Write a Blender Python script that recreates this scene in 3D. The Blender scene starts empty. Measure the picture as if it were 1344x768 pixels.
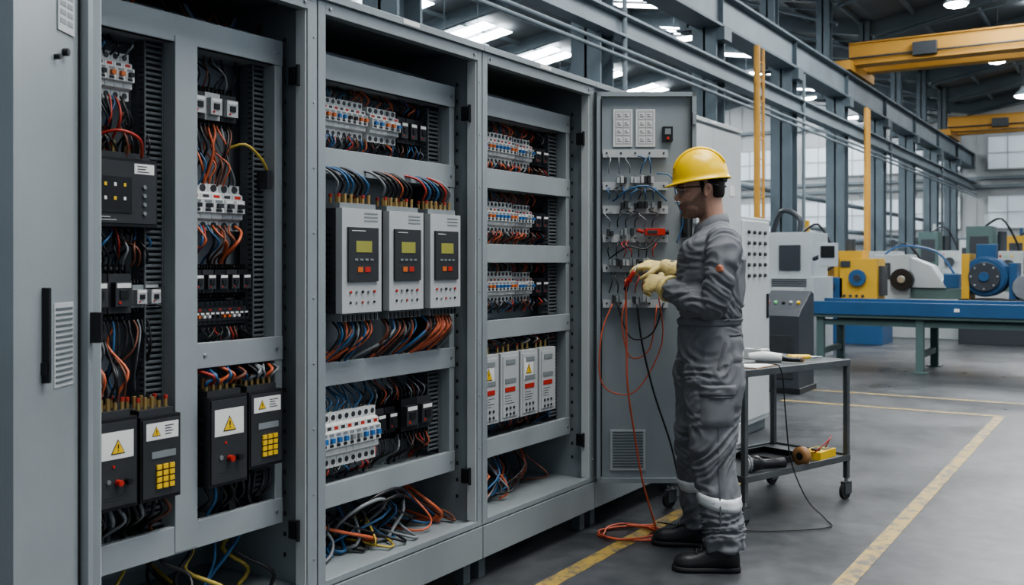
import bpy, math, random
from mathutils import Vector, Matrix, noise
from mathutils.bvhtree import BVHTree
random.seed(7)
V = Vector
R = random.uniform
scene = bpy.context.scene

# ---------------------------------------------------------------- materials
def mat(name, col, rough=0.5, metal=0.0, var=0.12, scale=6.0, bump=0.0, bscale=60.0, emit=0.0, trans=0.0):
    m = bpy.data.materials.new(name)
    m.use_nodes = True
    nt = m.node_tree
    p = nt.nodes['Principled BSDF']
    tc = nt.nodes.new('ShaderNodeTexCoord')
    n = nt.nodes.new('ShaderNodeTexNoise'); n.inputs['Scale'].default_value = scale; n.inputs['Detail'].default_value = 5
    nt.links.new(tc.outputs['Object'], n.inputs['Vector'])
    mr = nt.nodes.new('ShaderNodeMapRange')
    mr.inputs['From Min'].default_value = 0.3; mr.inputs['From Max'].default_value = 0.7
    mr.inputs['To Min'].default_value = 1 - var; mr.inputs['To Max'].default_value = 1 + var
    nt.links.new(n.outputs['Fac'], mr.inputs['Value'])
    mx = nt.nodes.new('ShaderNodeVectorMath'); mx.operation = 'SCALE'
    mx.inputs[0].default_value = col
    nt.links.new(mr.outputs['Result'], mx.inputs['Scale'])
    nt.links.new(mx.outputs[0], p.inputs['Base Color'])
    p.inputs['Roughness'].default_value = rough
    p.inputs['Metallic'].default_value = metal
    if trans: p.inputs['Transmission Weight'].default_value = trans
    if bump:
        n2 = nt.nodes.new('ShaderNodeTexNoise'); n2.inputs['Scale'].default_value = bscale; n2.inputs['Detail'].default_value = 4
        nt.links.new(tc.outputs['Object'], n2.inputs['Vector'])
        b = nt.nodes.new('ShaderNodeBump'); b.inputs['Strength'].default_value = bump; b.inputs['Distance'].default_value = 0.01
        nt.links.new(n2.outputs['Fac'], b.inputs['Height'])
        nt.links.new(b.outputs['Normal'], p.inputs['Normal'])
    if emit:
        p.inputs['Emission Color'].default_value = (*col, 1)
        p.inputs['Emission Strength'].default_value = emit
    return m

CAB = mat('cabinet_paint', (.265, .295, .308), .34, .15, .12, 1.8, .04, 140)
CABL = mat('cabinet_paint_light', (.50, .52, .52), .40, 0, .06, 2.5, .05, 120)
CABD = mat('cabinet_paint_dark', (.10, .12, .13), .5, 0, .08, 3)
BACKP = mat('galvanised_backplate', (.33, .37, .40), .36, .35, .14, 4)
RAIL = mat('rack_rail_paint', (.30, .33, .345), .36, .1, .08, 4)
DUCT = mat('slotted_duct_plastic', (.10, .112, .12), .6, 0, .06, 6)
BLK = mat('black_plastic', (.012, .013, .015), .38, 0, .15, 10)
BLK2 = mat('charcoal_plastic', (.034, .037, .041), .42, 0, .15, 10)
GRYP = mat('grey_plastic', (.20, .22, .23), .45, 0, .08, 10)
WHT = mat('white_plastic', (.58, .59, .58), .4, 0, .06, 10)
LABEL = mat('label_paper', (.68, .68, .66), .6, 0, .03, 10)
LGREY = mat('light_grey_plastic', (.40, .415, .42), .4, 0, .05, 8)
BLUEP = mat('blue_plastic', (.03, .14, .36), .4, 0, .08)
REDP = mat('red_plastic', (.42, .03, .02), .4, 0, .1)
ORP = mat('orange_plastic', (.50, .13, .03), .4, 0, .1)
YEL = mat('warning_yellow', (.72, .47, .03), .45, 0, .06)
GOLD = mat('brass_terminal', (.50, .36, .16), .35, .8, .1)
STEEL = mat('bare_steel', (.42, .43, .44), .35, .9, .1)
LCD = mat('lcd_screen', (.24, .24, .06), .3, 0, .05, emit=.14)
LED = mat('green_led', (.15, .42, .18), .3, 0, .05, emit=.3)
W_RED = mat('wire_red', (.36, .038, .026), .45)
W_OR = mat('wire_orange', (.48, .115, .05), .45)
W_BLK = mat('wire_black', (.012, .012, .014), .4)
W_BLU = mat('wire_blue', (.03, .105, .22), .45)
W_GRY = mat('wire_grey', (.20, .215, .225), .45)
W_YEL = mat('wire_yellow', (.40, .30, .06), .45)
W_BRN = mat('wire_brown', (.14, .05, .03), .5)
W_LEAD = mat('test_lead_orange', (.50, .105, .05), .45)
STRUCT = mat('structural_steel_paint', (.10, .13, .15), .55, .1, .12, 1.2)
STRUCTL = mat('steel_beam_light', (.17, .205, .225), .55, .1, .12, 1.2)
ROOF = mat('roof_sheet', (.13, .145, .155), .7, 0, .1, .5)
WALL = mat('wall_cladding', (.42, .44, .45), .7, 0, .07, .3)
WALLD = mat('wall_panel_dark', (.17, .19, .20), .7, 0, .08, .5)
WIN = mat('window_daylight', (.66, .74, .80), .3, 0, .12, .4, emit=.14)
SKY = mat('skylight_panel', (.93, .97, 1.0), .3, 0, .02, 1, emit=13)
LAMPE = mat('lamp_glow', (1, .95, .86), .3, 0, .02, 1, emit=40)
TUBE = mat('fluorescent_tube', (1, .97, .92), .3, 0, .02, 1, emit=26)
CRANE = mat('crane_yellow', (.46, .245, .045), .5, 0, .1, 1)
MBLUE = mat('machine_blue', (.025, .085, .19), .4, 0, .12, 2)
MYEL = mat('machine_yellow', (.55, .33, .04), .4, 0, .1, 2)
MWHT = mat('machine_white', (.40, .43, .44), .45, 0, .08, 2)
MGRN = mat('machine_greengrey', (.085, .135, .13), .5, 0, .1, 2)
MDRK = mat('machine_dark', (.045, .052, .06), .45, .1, .12, 2)
CARTM = mat('cart_steel', (.11, .12, .125), .38, .45, .2, 7, .1, 90)
RUB = mat('rubber', (.015, .015, .016), .7, 0, .1)
FABRIC = mat('coverall_fabric', (.155, .162, .175), .8, 0, .08, 9, .12, 500)
FABD = mat('coverall_seam', (.10, .105, .115), .85, 0, .08, 9, .12, 500)
REFL = mat('reflective_tape', (.62, .64, .65), .4, .1, .05, 20)
HAIR = mat('dark_hair', (.022, .015, .011), .7, 0, .3, 60, .5, 300)
GLOVE = mat('glove_leather', (.68, .54, .23), .75, 0, .16, 25, .35, 120)
HELM = mat('helmet_yellow', (.86, .56, .015), .28, 0, .04, 5)
BOOT = mat('boot_leather', (.016, .016, .017), .45, 0, .2, 15, .2, 120)
GLASS = mat('safety_lens', (.75, .8, .82), .05, 0, .02, 4, trans=.85)
EYEW = mat('eye_white', (.6, .57, .55), .3)
BROWN = mat('brown_tape', (.25, .13, .05), .5)
BADGE = mat('badge_orange', (.45, .16, .09), .6)
def skin_mat():
    m = mat('skin', (.50, .29, .21), .5, 0, .07, 20, .05, 200)
    nt = m.node_tree; p = nt.nodes['Principled BSDF']
    src = p.inputs['Base Color'].links[0].from_socket
    at = nt.nodes.new('ShaderNodeAttribute'); at.attribute_name = 'tint'
    sp = nt.nodes.new('ShaderNodeSeparateColor'); nt.links.new(at.outputs['Color'], sp.inputs[0])
    ns = nt.nodes.new('ShaderNodeTexNoise'); ns.inputs['Scale'].default_value = 260
    tc = nt.nodes.new('ShaderNodeTexCoord'); nt.links.new(tc.outputs['Object'], ns.inputs['Vector'])
    mm = nt.nodes.new('ShaderNodeMath'); mm.operation = 'MULTIPLY'; mm.use_clamp = True
    ad = nt.nodes.new('ShaderNodeMath'); ad.operation = 'ADD'; ad.inputs[1].default_value = .15
    nt.links.new(ns.outputs['Fac'], ad.inputs[0]); nt.links.new(ad.outputs[0], mm.inputs[0]); nt.links.new(sp.outputs[0], mm.inputs[1])
    m1 = nt.nodes.new('ShaderNodeMix'); m1.data_type = 'RGBA'; m1.inputs[7].default_value = (.10, .06, .045, 1)
    nt.links.new(mm.outputs[0], m1.inputs[0]); nt.links.new(src, m1.inputs[6])
    m2 = nt.nodes.new('ShaderNodeMix'); m2.data_type = 'RGBA'; m2.inputs[7].default_value = (.33, .13, .10, 1)
    nt.links.new(sp.outputs[1], m2.inputs[0]); nt.links.new(m1.outputs[2], m2.inputs[6])
    nt.links.new(m2.outputs[2], p.inputs['Base Color'])
    p.inputs['Subsurface Weight'].default_value = .08
    p.inputs['Subsurface Radius'].default_value = (.01, .004, .002)
    return m
SKIN = skin_mat()

# ---------------------------------------------------------------- builder
def cr(pts, res=4):
    P = [tuple(p) for p in pts]
    if len(P) < 3 or res < 2: return P
    out = []
    Q = [P[0]] + P + [P[-1]]
    for i in range(1, len(Q) - 2):
        a, b, c, d = Q[i-1], Q[i], Q[i+1], Q[i+2]
        for j in range(res):
            t = j / res
            out.append(tuple(.5 * ((2*b[k]) + (-a[k]+c[k])*t + (2*a[k]-5*b[k]+4*c[k]-d[k])*t*t + (-a[k]+3*b[k]-3*c[k]+d[k])*t**3) for k in range(len(b))))
    out.append(P[-1])
    return out

class B:
    def __init__(s, M=None):
        s.v = []; s.f = []; s.m = []; s.sm = []; s.mats = []; s.M = M or Matrix.Identity(4)
    def add(s, vs, fs, m, smooth=False):
        o = len(s.v)
        s.v += [s.M @ V(p) for p in vs]
        if m not in s.mats: s.mats.append(m)
        k = s.mats.index(m)
        for f in fs:
            s.f.append([i + o for i in f]); s.m.append(k); s.sm.append(smooth)
    def box(s, x0, x1, y0, y1, z0, z1, m):
        vs = [(x0,y0,z0),(x1,y0,z0),(x1,y1,z0),(x0,y1,z0),(x0,y0,z1),(x1,y0,z1),(x1,y1,z1),(x0,y1,z1)]
        s.add(vs, [(0,3,2,1),(4,5,6,7),(0,1,5,4),(1,2,6,5),(2,3,7,6),(3,0,4,7)], m)
    def prism(s, poly, axis, a0, a1, m):
        n = len(poly)
        def mk(p, a):
            return {'x': (a, p[0], p[1]), 'y': (p[0], a, p[1]), 'z': (p[0], p[1], a)}[axis]
        vs = [mk(p, a0) for p in poly] + [mk(p, a1) for p in poly]
        fs = [tuple(range(n))[::-1], tuple(range(n, 2*n))] + [(i, (i+1) % n, n + (i+1) % n, n + i) for i in range(n)]
        s.add(vs, fs, m)
    def limb(s, pts, rads, m, n=14, res=5, fold=0.0, fk=9, ref=None, smooth=True, ph=0):
        rr = [(r, r) if not isinstance(r, tuple) else r for r in rads]
        D = cr([tuple(p) + r for p, r in zip(pts, rr)], res)
        C = [V(d[:3]) for d in D]
        N = len(C)
        T = [(C[min(i+1, N-1)] - C[max(i-1, 0)]).normalized() for i in range(N)]
        r0 = V(ref) if ref else (V((1, 0, 0)) if abs(T[0].x) < .9 else V((0, 1, 0)))
        vs = []; fs = []
        u = (r0 - T[0] * r0.dot(T[0])).normalized()
        for i in range(N):
            u = (u - T[i] * u.dot(T[i])).normalized() if not ref else (r0 - T[i]*r0.dot(T[i])).normalized()
            w = T[i].cross(u)
            ra, rb = max(D[i][3], .0004), max(D[i][4], .0004)
            for j in range(n):
                th = 2*math.pi*j/n
                g = 1.0
                if fold:
                    t = i/(N-1)
                    g += fold*(math.sin(fk*6.28*t + 2*th + ph) * .6 + math.sin(fk*10.1*t - 3*th + ph*2.3) * .4)
                vs.append(C[i] + u*math.cos(th)*ra*g + w*math.sin(th)*rb*g)
        for i in range(N-1):
            for j in range(n):
                k = (j+1) % n
                fs.append((i*n+j, i*n+k, (i+1)*n+k, (i+1)*n+j))
        fs.append(tuple(range(n))[::-1]); fs.append(tuple(range((N-1)*n, N*n)))
        s.add(vs, fs, m, smooth)
    def tube(s, pts, r, m, n=6, res=4):
        s.limb(pts, [r]*len(pts), m, n=n, res=res)
    def cyl(s, p0, p1, r, m, n=12, r2=None):
        s.limb([p0, p1], [r, r2 if r2 is not None else r], m, n=n, res=1, smooth=False)
    def lathe(s, c, prof, m, n=20, axis='z', smooth=True):
        vs = []; fs = []
        for (r, h) in prof:
            for j in range(n):
                a = 2*math.pi*j/n; p = (r*math.cos(a), r*math.sin(a), h)
                if axis == 'x': p = (p[2], p[0], p[1])
                if axis == 'y': p = (p[0], p[2], p[1])
                vs.append((c[0]+p[0], c[1]+p[1], c[2]+p[2]))
        for i in range(len(prof)-1):
            for j in range(n):
                k = (j+1) % n
                fs.append((i*n+j, i*n+k, (i+1)*n+k, (i+1)*n+j))
        fs.append(tuple(range(n))[::-1]); fs.append(tuple(range((len(prof)-1)*n, len(prof)*n)))
        s.add(vs, fs, m, smooth)
    def ball(s, c, rx, ry, rz, m, n=14):
        vs = []; fs = []
        for i in range(n+1):
            ph = math.pi*i/n
            rr = max(math.sin(ph), .001)
            for j in range(n):
                a = 2*math.pi*j/n
                vs.append((c[0]+rx*rr*math.cos(a), c[1]+ry*rr*math.sin(a), c[2]-rz*math.cos(ph)))
        for i in range(n):
            for j in range(n):
                k = (j+1) % n
                fs.append((i*n+j, i*n+k, (i+1)*n+k, (i+1)*n+j))
        s.add(vs, fs, m, True)
    def build(s, name, bevel=0.0, parent=None, seg=2):
        xs = [p.x for p in s.v]; ys = [p.y for p in s.v]; zs = [p.z for p in s.v]
        o = V(((min(xs)+max(xs))/2, (min(ys)+max(ys))/2, min(zs)))
        me = bpy.data.meshes.new(name)
        me.from_pydata([p - o for p in s.v], [], s.f)
        for m in s.mats: me.materials.append(m)
        me.polygons.foreach_set('material_index', s.m)
        me.polygons.foreach_set('use_smooth', s.sm)
        me.update()
        ob = bpy.data.objects.new(name, me)
        scene.collection.objects.link(ob)
        ob.location = o
        if parent is not None:
            ob.parent = parent
            pl = parent.location.copy(); q = parent.parent
            while q: pl += q.location; q = q.parent
            ob.location = o - pl
        if bevel:
            md = ob.modifiers.new('bevel', 'BEVEL'); md.width = bevel; md.segments = seg
            md.limit_method = 'ANGLE'; md.angle_limit = math.radians(50); md.harden_normals = False
        return ob

def empty(name, loc):
    e = bpy.data.objects.new(name, None); e.location = loc; e.empty_display_size = .2
    scene.collection.objects.link(e); return e

def frame(o, xdir):
    x = V((xdir[0], xdir[1], 0)).normalized(); y = V((-x.y, x.x, 0))
    return Matrix(((x.x, y.x, 0, o[0]), (x.y, y.y, 0, o[1]), (0, 0, 1, o[2]), (0, 0, 0, 1)))

# ---------------------------------------------------------------- camera
TH = math.radians(32.36)
cam = bpy.data.cameras.new('camera'); camo = bpy.data.objects.new('camera', cam)
scene.collection.objects.link(camo)
camo.location = (0, 0, 1.35); camo.rotation_euler = (math.pi/2, 0, TH)
cam.lens = 35; cam.sensor_width = 36; cam.shift_y = -39/1344; cam.clip_end = 300
cam.dof.use_dof = True; cam.dof.focus_distance = 4.2; cam.dof.aperture_fstop = 4.5
scene.camera = camo

# ---------------------------------------------------------------- world + lights
w = bpy.data.worlds.new('world'); scene.world = w; w.use_nodes = True
bg = w.node_tree.nodes['Background']
bg.inputs[0].default_value = (.60, .71, .84, 1); bg.inputs[1].default_value = .46
scene.view_settings.view_transform = 'AgX'
try: scene.view_settings.look = 'AgX - Medium High Contrast'
except Exception: pass
scene.view_settings.exposure = 0.35

def area(name, loc, rot, sx, sy, power, col=(1, 1, 1)):
    l = bpy.data.lights.new(name, 'AREA'); l.shape = 'RECTANGLE'; l.size = sx; l.size_y = sy; l.energy = power; l.color = col
    o = bpy.data.objects.new(name, l); o.location = loc; o.rotation_euler = rot
    scene.collection.objects.link(o); return o
area('roof_light', (1.0, 3.5, 8.6), (0, math.radians(12), 0), 3, 6, 620, (1.0, .985, .96))
area('roof_light', (-1.5, 11, 8.6), (0, 0, 0), 3, 6, 360, (.98, .98, 1))
area('roof_light', (-1.5, 24, 8.6), (0, 0, 0), 4, 8, 800, (.93, .97, 1))
area('roof_light', (-14, 30, 8.4), (0, 0, 0), 5, 20, 1500, (.93, .97, 1))

# ---------------------------------------------------------------- floor
def floor_mat():
    m = bpy.data.materials.new('concrete_floor'); m.use_nodes = True; nt = m.node_tree; p = nt.nodes['Principled BSDF']
    tc = nt.nodes.new('ShaderNodeTexCoord')
    a = nt.nodes.new('ShaderNodeTexNoise'); a.inputs['Scale'].default_value = .8; a.inputs['Detail'].default_value = 10; a.inputs['Roughness'].default_value = .7
    b = nt.nodes.new('ShaderNodeTexNoise'); b.inputs['Scale'].default_value = 11; b.inputs['Detail'].default_value = 8
    c = nt.nodes.new('ShaderNodeTexNoise'); c.inputs['Scale'].default_value = 120; c.inputs['Detail'].default_value = 3
    for n in (a, b, c): nt.links.new(tc.outputs['Object'], n.inputs['Vector'])
    m1 = nt.nodes.new('ShaderNodeMath'); m1.operation = 'MULTIPLY_ADD'; m1.inputs[1].default_value = .6
    nt.links.new(a.outputs['Fac'], m1.inputs[0])
    m0 = nt.nodes.new('ShaderNodeMath'); m0.operation = 'MULTIPLY'; m0.inputs[1].default_value = .4
    nt.links.new(b.outputs['Fac'], m0.inputs[0]); nt.links.new(m0.outputs[0], m1.inputs[2])
    r = nt.nodes.new('ShaderNodeValToRGB'); r.color_ramp.elements[0].position = .38; r.color_ramp.elements[1].position = .62
    r.color_ramp.elements[0].color = (.030, .034, .038, 1); r.color_ramp.elements[1].color = (.078, .082, .087, 1)
    nt.links.new(m1.outputs[0], r.inputs[0]); nt.links.new(r.outputs[0], p.inputs['Base Color'])
    rr = nt.nodes.new('ShaderNodeMapRange'); rr.inputs['From Min'].default_value = .3; rr.inputs['From Max'].default_value = .7; rr.inputs['To Min'].default_value = .24; rr.inputs['To Max'].default_value = .52
    nt.links.new(a.outputs['Fac'], rr.inputs[0]); nt.links.new(rr.outputs[0], p.inputs['Roughness'])
    p.inputs['Specular IOR Level'].default_value = .38
    bp = nt.nodes.new('ShaderNodeBump'); bp.inputs['Strength'].default_value = .12; bp.inputs['Distance'].default_value = .004
    nt.links.new(c.outputs['Fac'], bp.inputs['Height']); nt.links.new(bp.outputs[0], p.inputs['Normal'])
    return m
def line_mat():
    m = bpy.data.materials.new('worn_yellow_paint'); m.use_nodes = True; nt = m.node_tree; p = nt.nodes['Principled BSDF']
    tc = nt.nodes.new('ShaderNodeTexCoord'); a = nt.nodes.new('ShaderNodeTexNoise'); a.inputs['Scale'].default_value = 12; a.inputs['Detail'].default_value = 10; a.inputs['Roughness'].default_value = .75
    nt.links.new(tc.outputs['Object'], a.inputs['Vector'])
    r = nt.nodes.new('ShaderNodeValToRGB'); r.color_ramp.elements[0].position = .42; r.color_ramp.elements[1].position = .54
    r.color_ramp.elements[0].color = (.10, .09, .07, 1); r.color_ramp.elements[1].color = (.34, .235, .06, 1)
    nt.links.new(a.outputs['Fac'], r.inputs[0]); nt.links.new(r.outputs[0], p.inputs['Base Color']); p.inputs['Roughness'].default_value = .5
    return m
b = B(); b.box(-26, 15, -8, 53, -.1, 0, floor_mat()); b.build('floor')
LM = line_mat()
b = B()
b.box(-1.10, -1.02, -3, 9.72, .0, .002, LM); b.box(-3.0, -1.10, 9.64, 9.72, .0, .002, LM)
b.box(-1.02, 3.0, 10.6, 10.68, .0, .002, LM); b.box(-3.0, -1.02, 10.6, 10.68, .0, .002, LM)
b.box(-2.15, -2.07, -1, 7.2, .0, .002, LM)
b.build('floor_marking_lines')

# ---------------------------------------------------------------- hall shell
b = B()
b.box(-26, 15, 52, 52.3, 0, 2.4, WALLD); b.box(-26, 15, 52, 52.3, 2.4, 11.5, WALL)
for i in range(60): b.box(-25.8+i*.68, -25.74+i*.68, 51.95, 52, 2.4, 11.5, WALL)
for z in (2.4, 4.9, 5.3, 8.2): b.box(-26, 15, 51.8, 52, z, z+.14, STRUCTL)
b.build('wall_far')
b = B(); b.box(-26.2, -26, -8, 52, 0, 9.2, WALL)
for i in range(50): b.box(-26, -25.93, -8+i*1.2, -7.9+i*1.2, 0, 9.2, WALL)
b.build('wall_left')
k = 1
for x0 in (-24, -19.5, -15, -10.8, -6.2, -1.5):
    for z0 in (3.0, 5.8):
        b = B()
        b.box(x0, x0+3.4, 51.88, 51.92, z0, z0+1.5, WIN)
        for t in range(5): b.box(x0+t*.85-.02, x0+t*.85+.02, 51.84, 51.9, z0-.05, z0+1.55, WALL)
        for zz in (z0-.05, z0+.72, z0+1.5): b.box(x0-.03, x0+3.43, 51.84, 51.9, zz, zz+.04, WALL)
        b.build('window_%d' % k); k += 1
def roofz(x):
    if x >= -7.1: return 9.0 + (1 - abs(x-4)/11.1)*2.0
    return 9.0 + (1 - abs(x+16.5)/9.4)*1.6
b = B()
for x0, x1 in ((-26, -16.5), (-16.5, -7.1), (-7.1, 4), (4, 15)):
    z0, z1 = roofz(max(x0, -25.9)), roofz(x1)
    b.prism([(x0, z0), (x1, z1), (x1, z1+.12), (x0, z0+.12)], 'y', -8, 52.3, ROOF)
b.build('ceiling')
b = B()
for y in [3.9 + 4.8*i for i in range(-2, 11)]:
    for x0, x1 in ((-26, -16.5), (-16.5, -7.1), (-7.1, 4), (4, 15)):
        z0, z1 = roofz(max(x0, -25.9)), roofz(x1)
        b.prism([(x0, z0-.5), (x1, z1-.5), (x1, z1-.44), (x0, z0-.44)], 'y', y-.10, y+.10, STRUCT)
        b.prism([(x0, z0-.46), (x1, z1-.46), (x1, z1), (x0, z0)], 'y', y-.015, y+.015, STRUCT)
    b.cyl((-7.1, y, 8.3), (-16.5, y, 9.9), .025, STRUCT, 6); b.cyl((-7.1, y, 8.4), (4, y, 10.2), .025, STRUCT, 6)
    b.cyl((-7.1, y, 8.4), (-4.5, y, roofz(-4.5)-.5), .05, STRUCT, 6); b.cyl((-7.1, y, 7.9), (-10, y, roofz(-10)-.5), .05, STRUCT, 6)
for i in range(26):
    x = -25.2+i*1.6; z = roofz(x)
    b.box(x-.04, x+.04, -8, 52, z-.16, z-.02, STRUCTL)
b.build('roof_trusses')
b = B()
for y in [6.2 + 4.8*i for i in range(-1, 10)]:
    for xc, L in ((-21.2, 3.0), (-13.2, 4.2), (-1.8, 2.6), (9.5, 2.6)):
        x0, x1 = xc-L/2, xc+L/2
        z0, z1 = roofz(x0)-.19, roofz(x1)-.19
        for yy in (y-1.0, y+.15):
            b.prism([(x0, z0), (x1, z1), (x1, z1+.02), (x0, z0+.02)], 'y', yy, yy+.75, SKY)
b.build('roof_skylights')
# suspended twin-tube fixtures in the side bay
for (x, y) in ((-10.5, 14), (-10.5, 19.5), (-10.5, 26), (-10.5, 32), (-10.5, 38), (-17, 24), (-17, 31), (-17, 38), (-17, 45), (-10.5, 44)):
    b = B(); b.box(x-.9, x+.9, y-.16, y+.16, 7.62, 7.70, STRUCTL)
    for q in (-.09, .09): b.cyl((x-.85, y+q, 7.585), (x+.85, y+q, 7.585), .035, TUBE, 8)
    for q in (-.6, .6): b.cyl((x+q, y, 7.70), (x+q, y, roofz(x+q)), .01, STRUCT, 6)
    b.build('linear_light_fixture')

# columns + runway
def hcol(b, x, y, z0, z1, w=.5, d=.45, m=STRUCT):
    b.box(x-w/2, x+w/2, y-d/2, y-d/2+.04, z0, z1, m); b.box(x-w/2, x+w/2, y+d/2-.04, y+d/2, z0, z1, m)
    b.box(x-.02, x+.02, y-d/2, y+d/2, z0, z1, m)
    b.box(x-w/2-.05, x+w/2+.05, y-d/2-.05, y+d/2+.05, z0, z0+.04, m)
for i in range(11):
    y = -.9+4.8*i
    b = B()
    hcol(b, -7.1, y, 0, 5.85); hcol(b, -7.45, y, 5.85, 9.0, .35, .35)
    b.box(-7.35, -6.7, y-.2, y+.2, 5.6, 5.85, STRUCT)
    if i % 2: b.cyl((-6.75, y+.4, .0), (-6.75, y+.4, 5.8), .04, STRUCTL, 8)
    b.build('steel_column')
b = B()
b.box(-7.25, -6.75, -6, 51.9, 5.85, 5.9, STRUCT); b.box(-7.25, -6.75, -6, 51.9, 6.5, 6.55, STRUCT)
b.box(-7.02, -6.90, -6, 51.9, 5.9, 6.5, STRUCTL); b.box(-7.04, -6.96, -6, 51.9, 6.55, 6.63, STEEL)
for i in range(12): b.box(-7.2, -6.8, -.9+i*4.8, -.88+i*4.8, 5.9, 6.5, STRUCT)
b.build('crane_runway_beam')
b = B()
b.box(-6.95, -6.7, -6, 51.9, 4.82, 4.86, STRUCTL); b.box(-6.95, -6.7, -6, 51.9, 5.14, 5.18, STRUCTL)
b.box(-6.84, -6.81, -6, 51.9, 4.86, 5.14, STRUCTL)
for z in (4.5, 4.62): b.cyl((-6.72, -6, z), (-6.72, 51.9, z), .03, STRUCTL, 8)
b.build('cable_tray_beam')
def crane(y):
    b = B()
    b.box(-6.9, 14.5, y-.22, y+.22, 6.85, 7.40, CRANE); b.box(-6.9, 14.5, y+1.2, y+1.6, 6.85, 7.40, CRANE)
    b.box(-7.2, -6.75, y-.7, y+2.2, 6.64, 6.90, CRANE)
    b.box(-6.9, 14.5, y-.27, y+.27, 7.40, 7.44, CRANE); b.box(-6.9, 14.5, y-.27, y+.27, 6.82, 6.85, CRANE)
    b.cyl((-6.9, y-.32, 7.0), (14.5, y-.32, 7.0), .03, MDRK, 6)
    b.box(-2.4, -1.4, y-.2, y+1.6, 7.44, 7.9, MDRK); b.box(-5.2, -4.6, y-.42, y-.22, 6.9, 7.25, MDRK)
    b.build('overhead_crane', .01)
crane(28.6); crane(45.2)
for y in (11.2, 18.8, 26.0, 34, 41.6):
    b = B(); b.cyl((-3.8, y, 7.85), (-3.8, y, roofz(-3.8)-.3), .012, MDRK, 6)
    b.lathe((-3.8, y, 7.6), [(.30, 0), (.27, .06), (.14, .2), (.08, .26), (.05, .34)], STRUCTL, 20)
    b.lathe((-3.8, y, 7.50), [(.08, .0), (.22, .04), (.27, .09)], LAMPE, 20)
    b.build('pendant_lamp')
for (x, y, zt_) in ((-6.0, 17.9, 5.35), (-6.1, 26.9, 5.4)):
    b = B(); b.cyl((x, y, 0), (x, y, zt_), .06, CRANE, 12); b.box(x-.16, x+.16, y-.16, y+.16, 0, .03, CRANE)
    b.cyl((x, y+.35, 0), (x, y+.35, zt_), .03, CRANE, 8)
    for i in range(14): b.cyl((x, y, .4+i*.36), (x, y+.35, .4+i*.36), .014, CRANE, 6)
    b.build('yellow_access_ladder')

# ---------------------------------------------------------------- electrical cabinets
XF, XB, XR, XP = -2.36, -2.92, -2.48, -2.64
def duct_v(b, y0, y1, z0, z1, xf=-2.53):
    b.box(xf-.06, xf-.012, y0+.004, y1-.004, z0, z1, BLK2)
    n = int((z1-z0)/.017)
    for i in range(n):
        z = z0+i*(z1-z0)/n
        b.box(xf-.02, xf, y0, y1, z, z+.009, DUCT)
    b.box(xf-.06, xf+.004, y0, y0+.006, z0, z1, DUCT); b.box(xf-.06, xf+.004, y1-.006, y1, z0, z1, DUCT)
def duct_h(b, y0, y1, z0, z1, xf):
    n = int((y1-y0)/.017)
    for i in range(n):
        y = y0+i*(y1-y0)/n
        b.box(xf-.10, xf, y, y+.009, z1-.012, z1, RAIL)
    b.box(xf-.10, xf-.002, y0, y1, z0, z1-.014, BLK2)

def shell(name, y0, y1, o0, o1, open_=True, m=CAB):
    b = B()
    b.box(XB, XB+.015, y0, y1, .10, 2.25, m); b.box(XB, XF-.02, y0+.001, y0+.012, .1, 2.25, m); b.box(XB, XF-.02, y1-.012, y1-.001, .1, 2.25, m)
    b.box(XB-.01, XF+.012, y0+.001, y1-.001, 2.245, 2.272, m)
    b.box(XF-.035, XF+.004, y0+.002, y1-.002, .10, .235, m)
    b.box(XB, XF-.02, y0+.002, y1-.002, .235, .25, m)
    if open_:
        b.box(XF-.035, XF, y0+.002, o0, .24, 2.245, m); b.box(XF-.035, XF, o1, y1-.002, .24, 2.245, m)
        b.box(XF-.035, XF, o0, o1, 2.20, 2.245, m); b.box(XF-.035, XF, o0, o1, .24, .262, m)
        for a, c in ((o0, o0+.006), (o1-.006, o1)): b.box(XF-.05, XF-.006, a, c, .262, 2.2, CABL)
        b.box(XF-.10, XF-.03, o0-.012, o0-.004, .262, 2.2, CABD)
        for z in (.42, 1.95):
            b.box(XF-.075, XF-.045, o1-.016, o1-.0, z, z+.06, BLK); b.cyl((XF-.035, o1-.010, z-.006), (XF-.035, o1-.010, z+.066), .007, BLK, 8)
        b.box(XB+.015, XB+.02, y0+.02, y1-.02, .3, 2.2, BACKP)
        for i in range(26): b.box(XF-.11, XF-.10, o1-.004, o1+.001, .35+i*.07, .365+i*.07, BLK)
        for i in range(9): b.cyl((XF-.0, y1-.018, .35+i*.22), (XF+.003, y1-.018, .35+i*.22), .004, STEEL, 6)
    else:
        b.box(XF-.035, XF-.014, y0+.002, y1-.002, .24, 2.245, m)
        n = 2 if y1-y0 > .7 else 1
        wd = (y1-y0-.04)/n
        for i in range(n):
            b.box(XF-.013, XF+.008, y0+.02+i*wd+.003, y0+.02+(i+1)*wd-.003, .255, 2.225, m)
        ym = (y0+y1)/2
        b.box(XF+.008, XF+.03, ym+.03, ym+.055, 1.0, 1.22, BLK)
        for i in range(9): b.box(XF+.008, XF+.012, y0+.12, y0+.30, .42+i*.022, .43+i*.022, CABD)
        b.box(XF+.008, XF+.011, y1-.25, y1-.16, 1.80, 1.87, LABEL)
    for yy in (y0+.03, y1-.08):
        for xx in (XF-.09, XB+.04):
            b.box(xx, xx+.05, yy, yy+.05, .0, .10, CABD)
    b.box(XF-.02, XF+.0135, (y0+y1)/2-.05, (y0+y1)/2+.05, 2.25, 2.268, LABEL)
    for yy in (y0+.06, y1-.06): b.cyl((XF-.001, yy, 2.222), (XF+.006, yy, 2.222), .006, STEEL, 8)
    return b.build(name, .003)
C0 = shell('electrical_cabinet', .52, 1.598, 0, 0, False)
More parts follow.
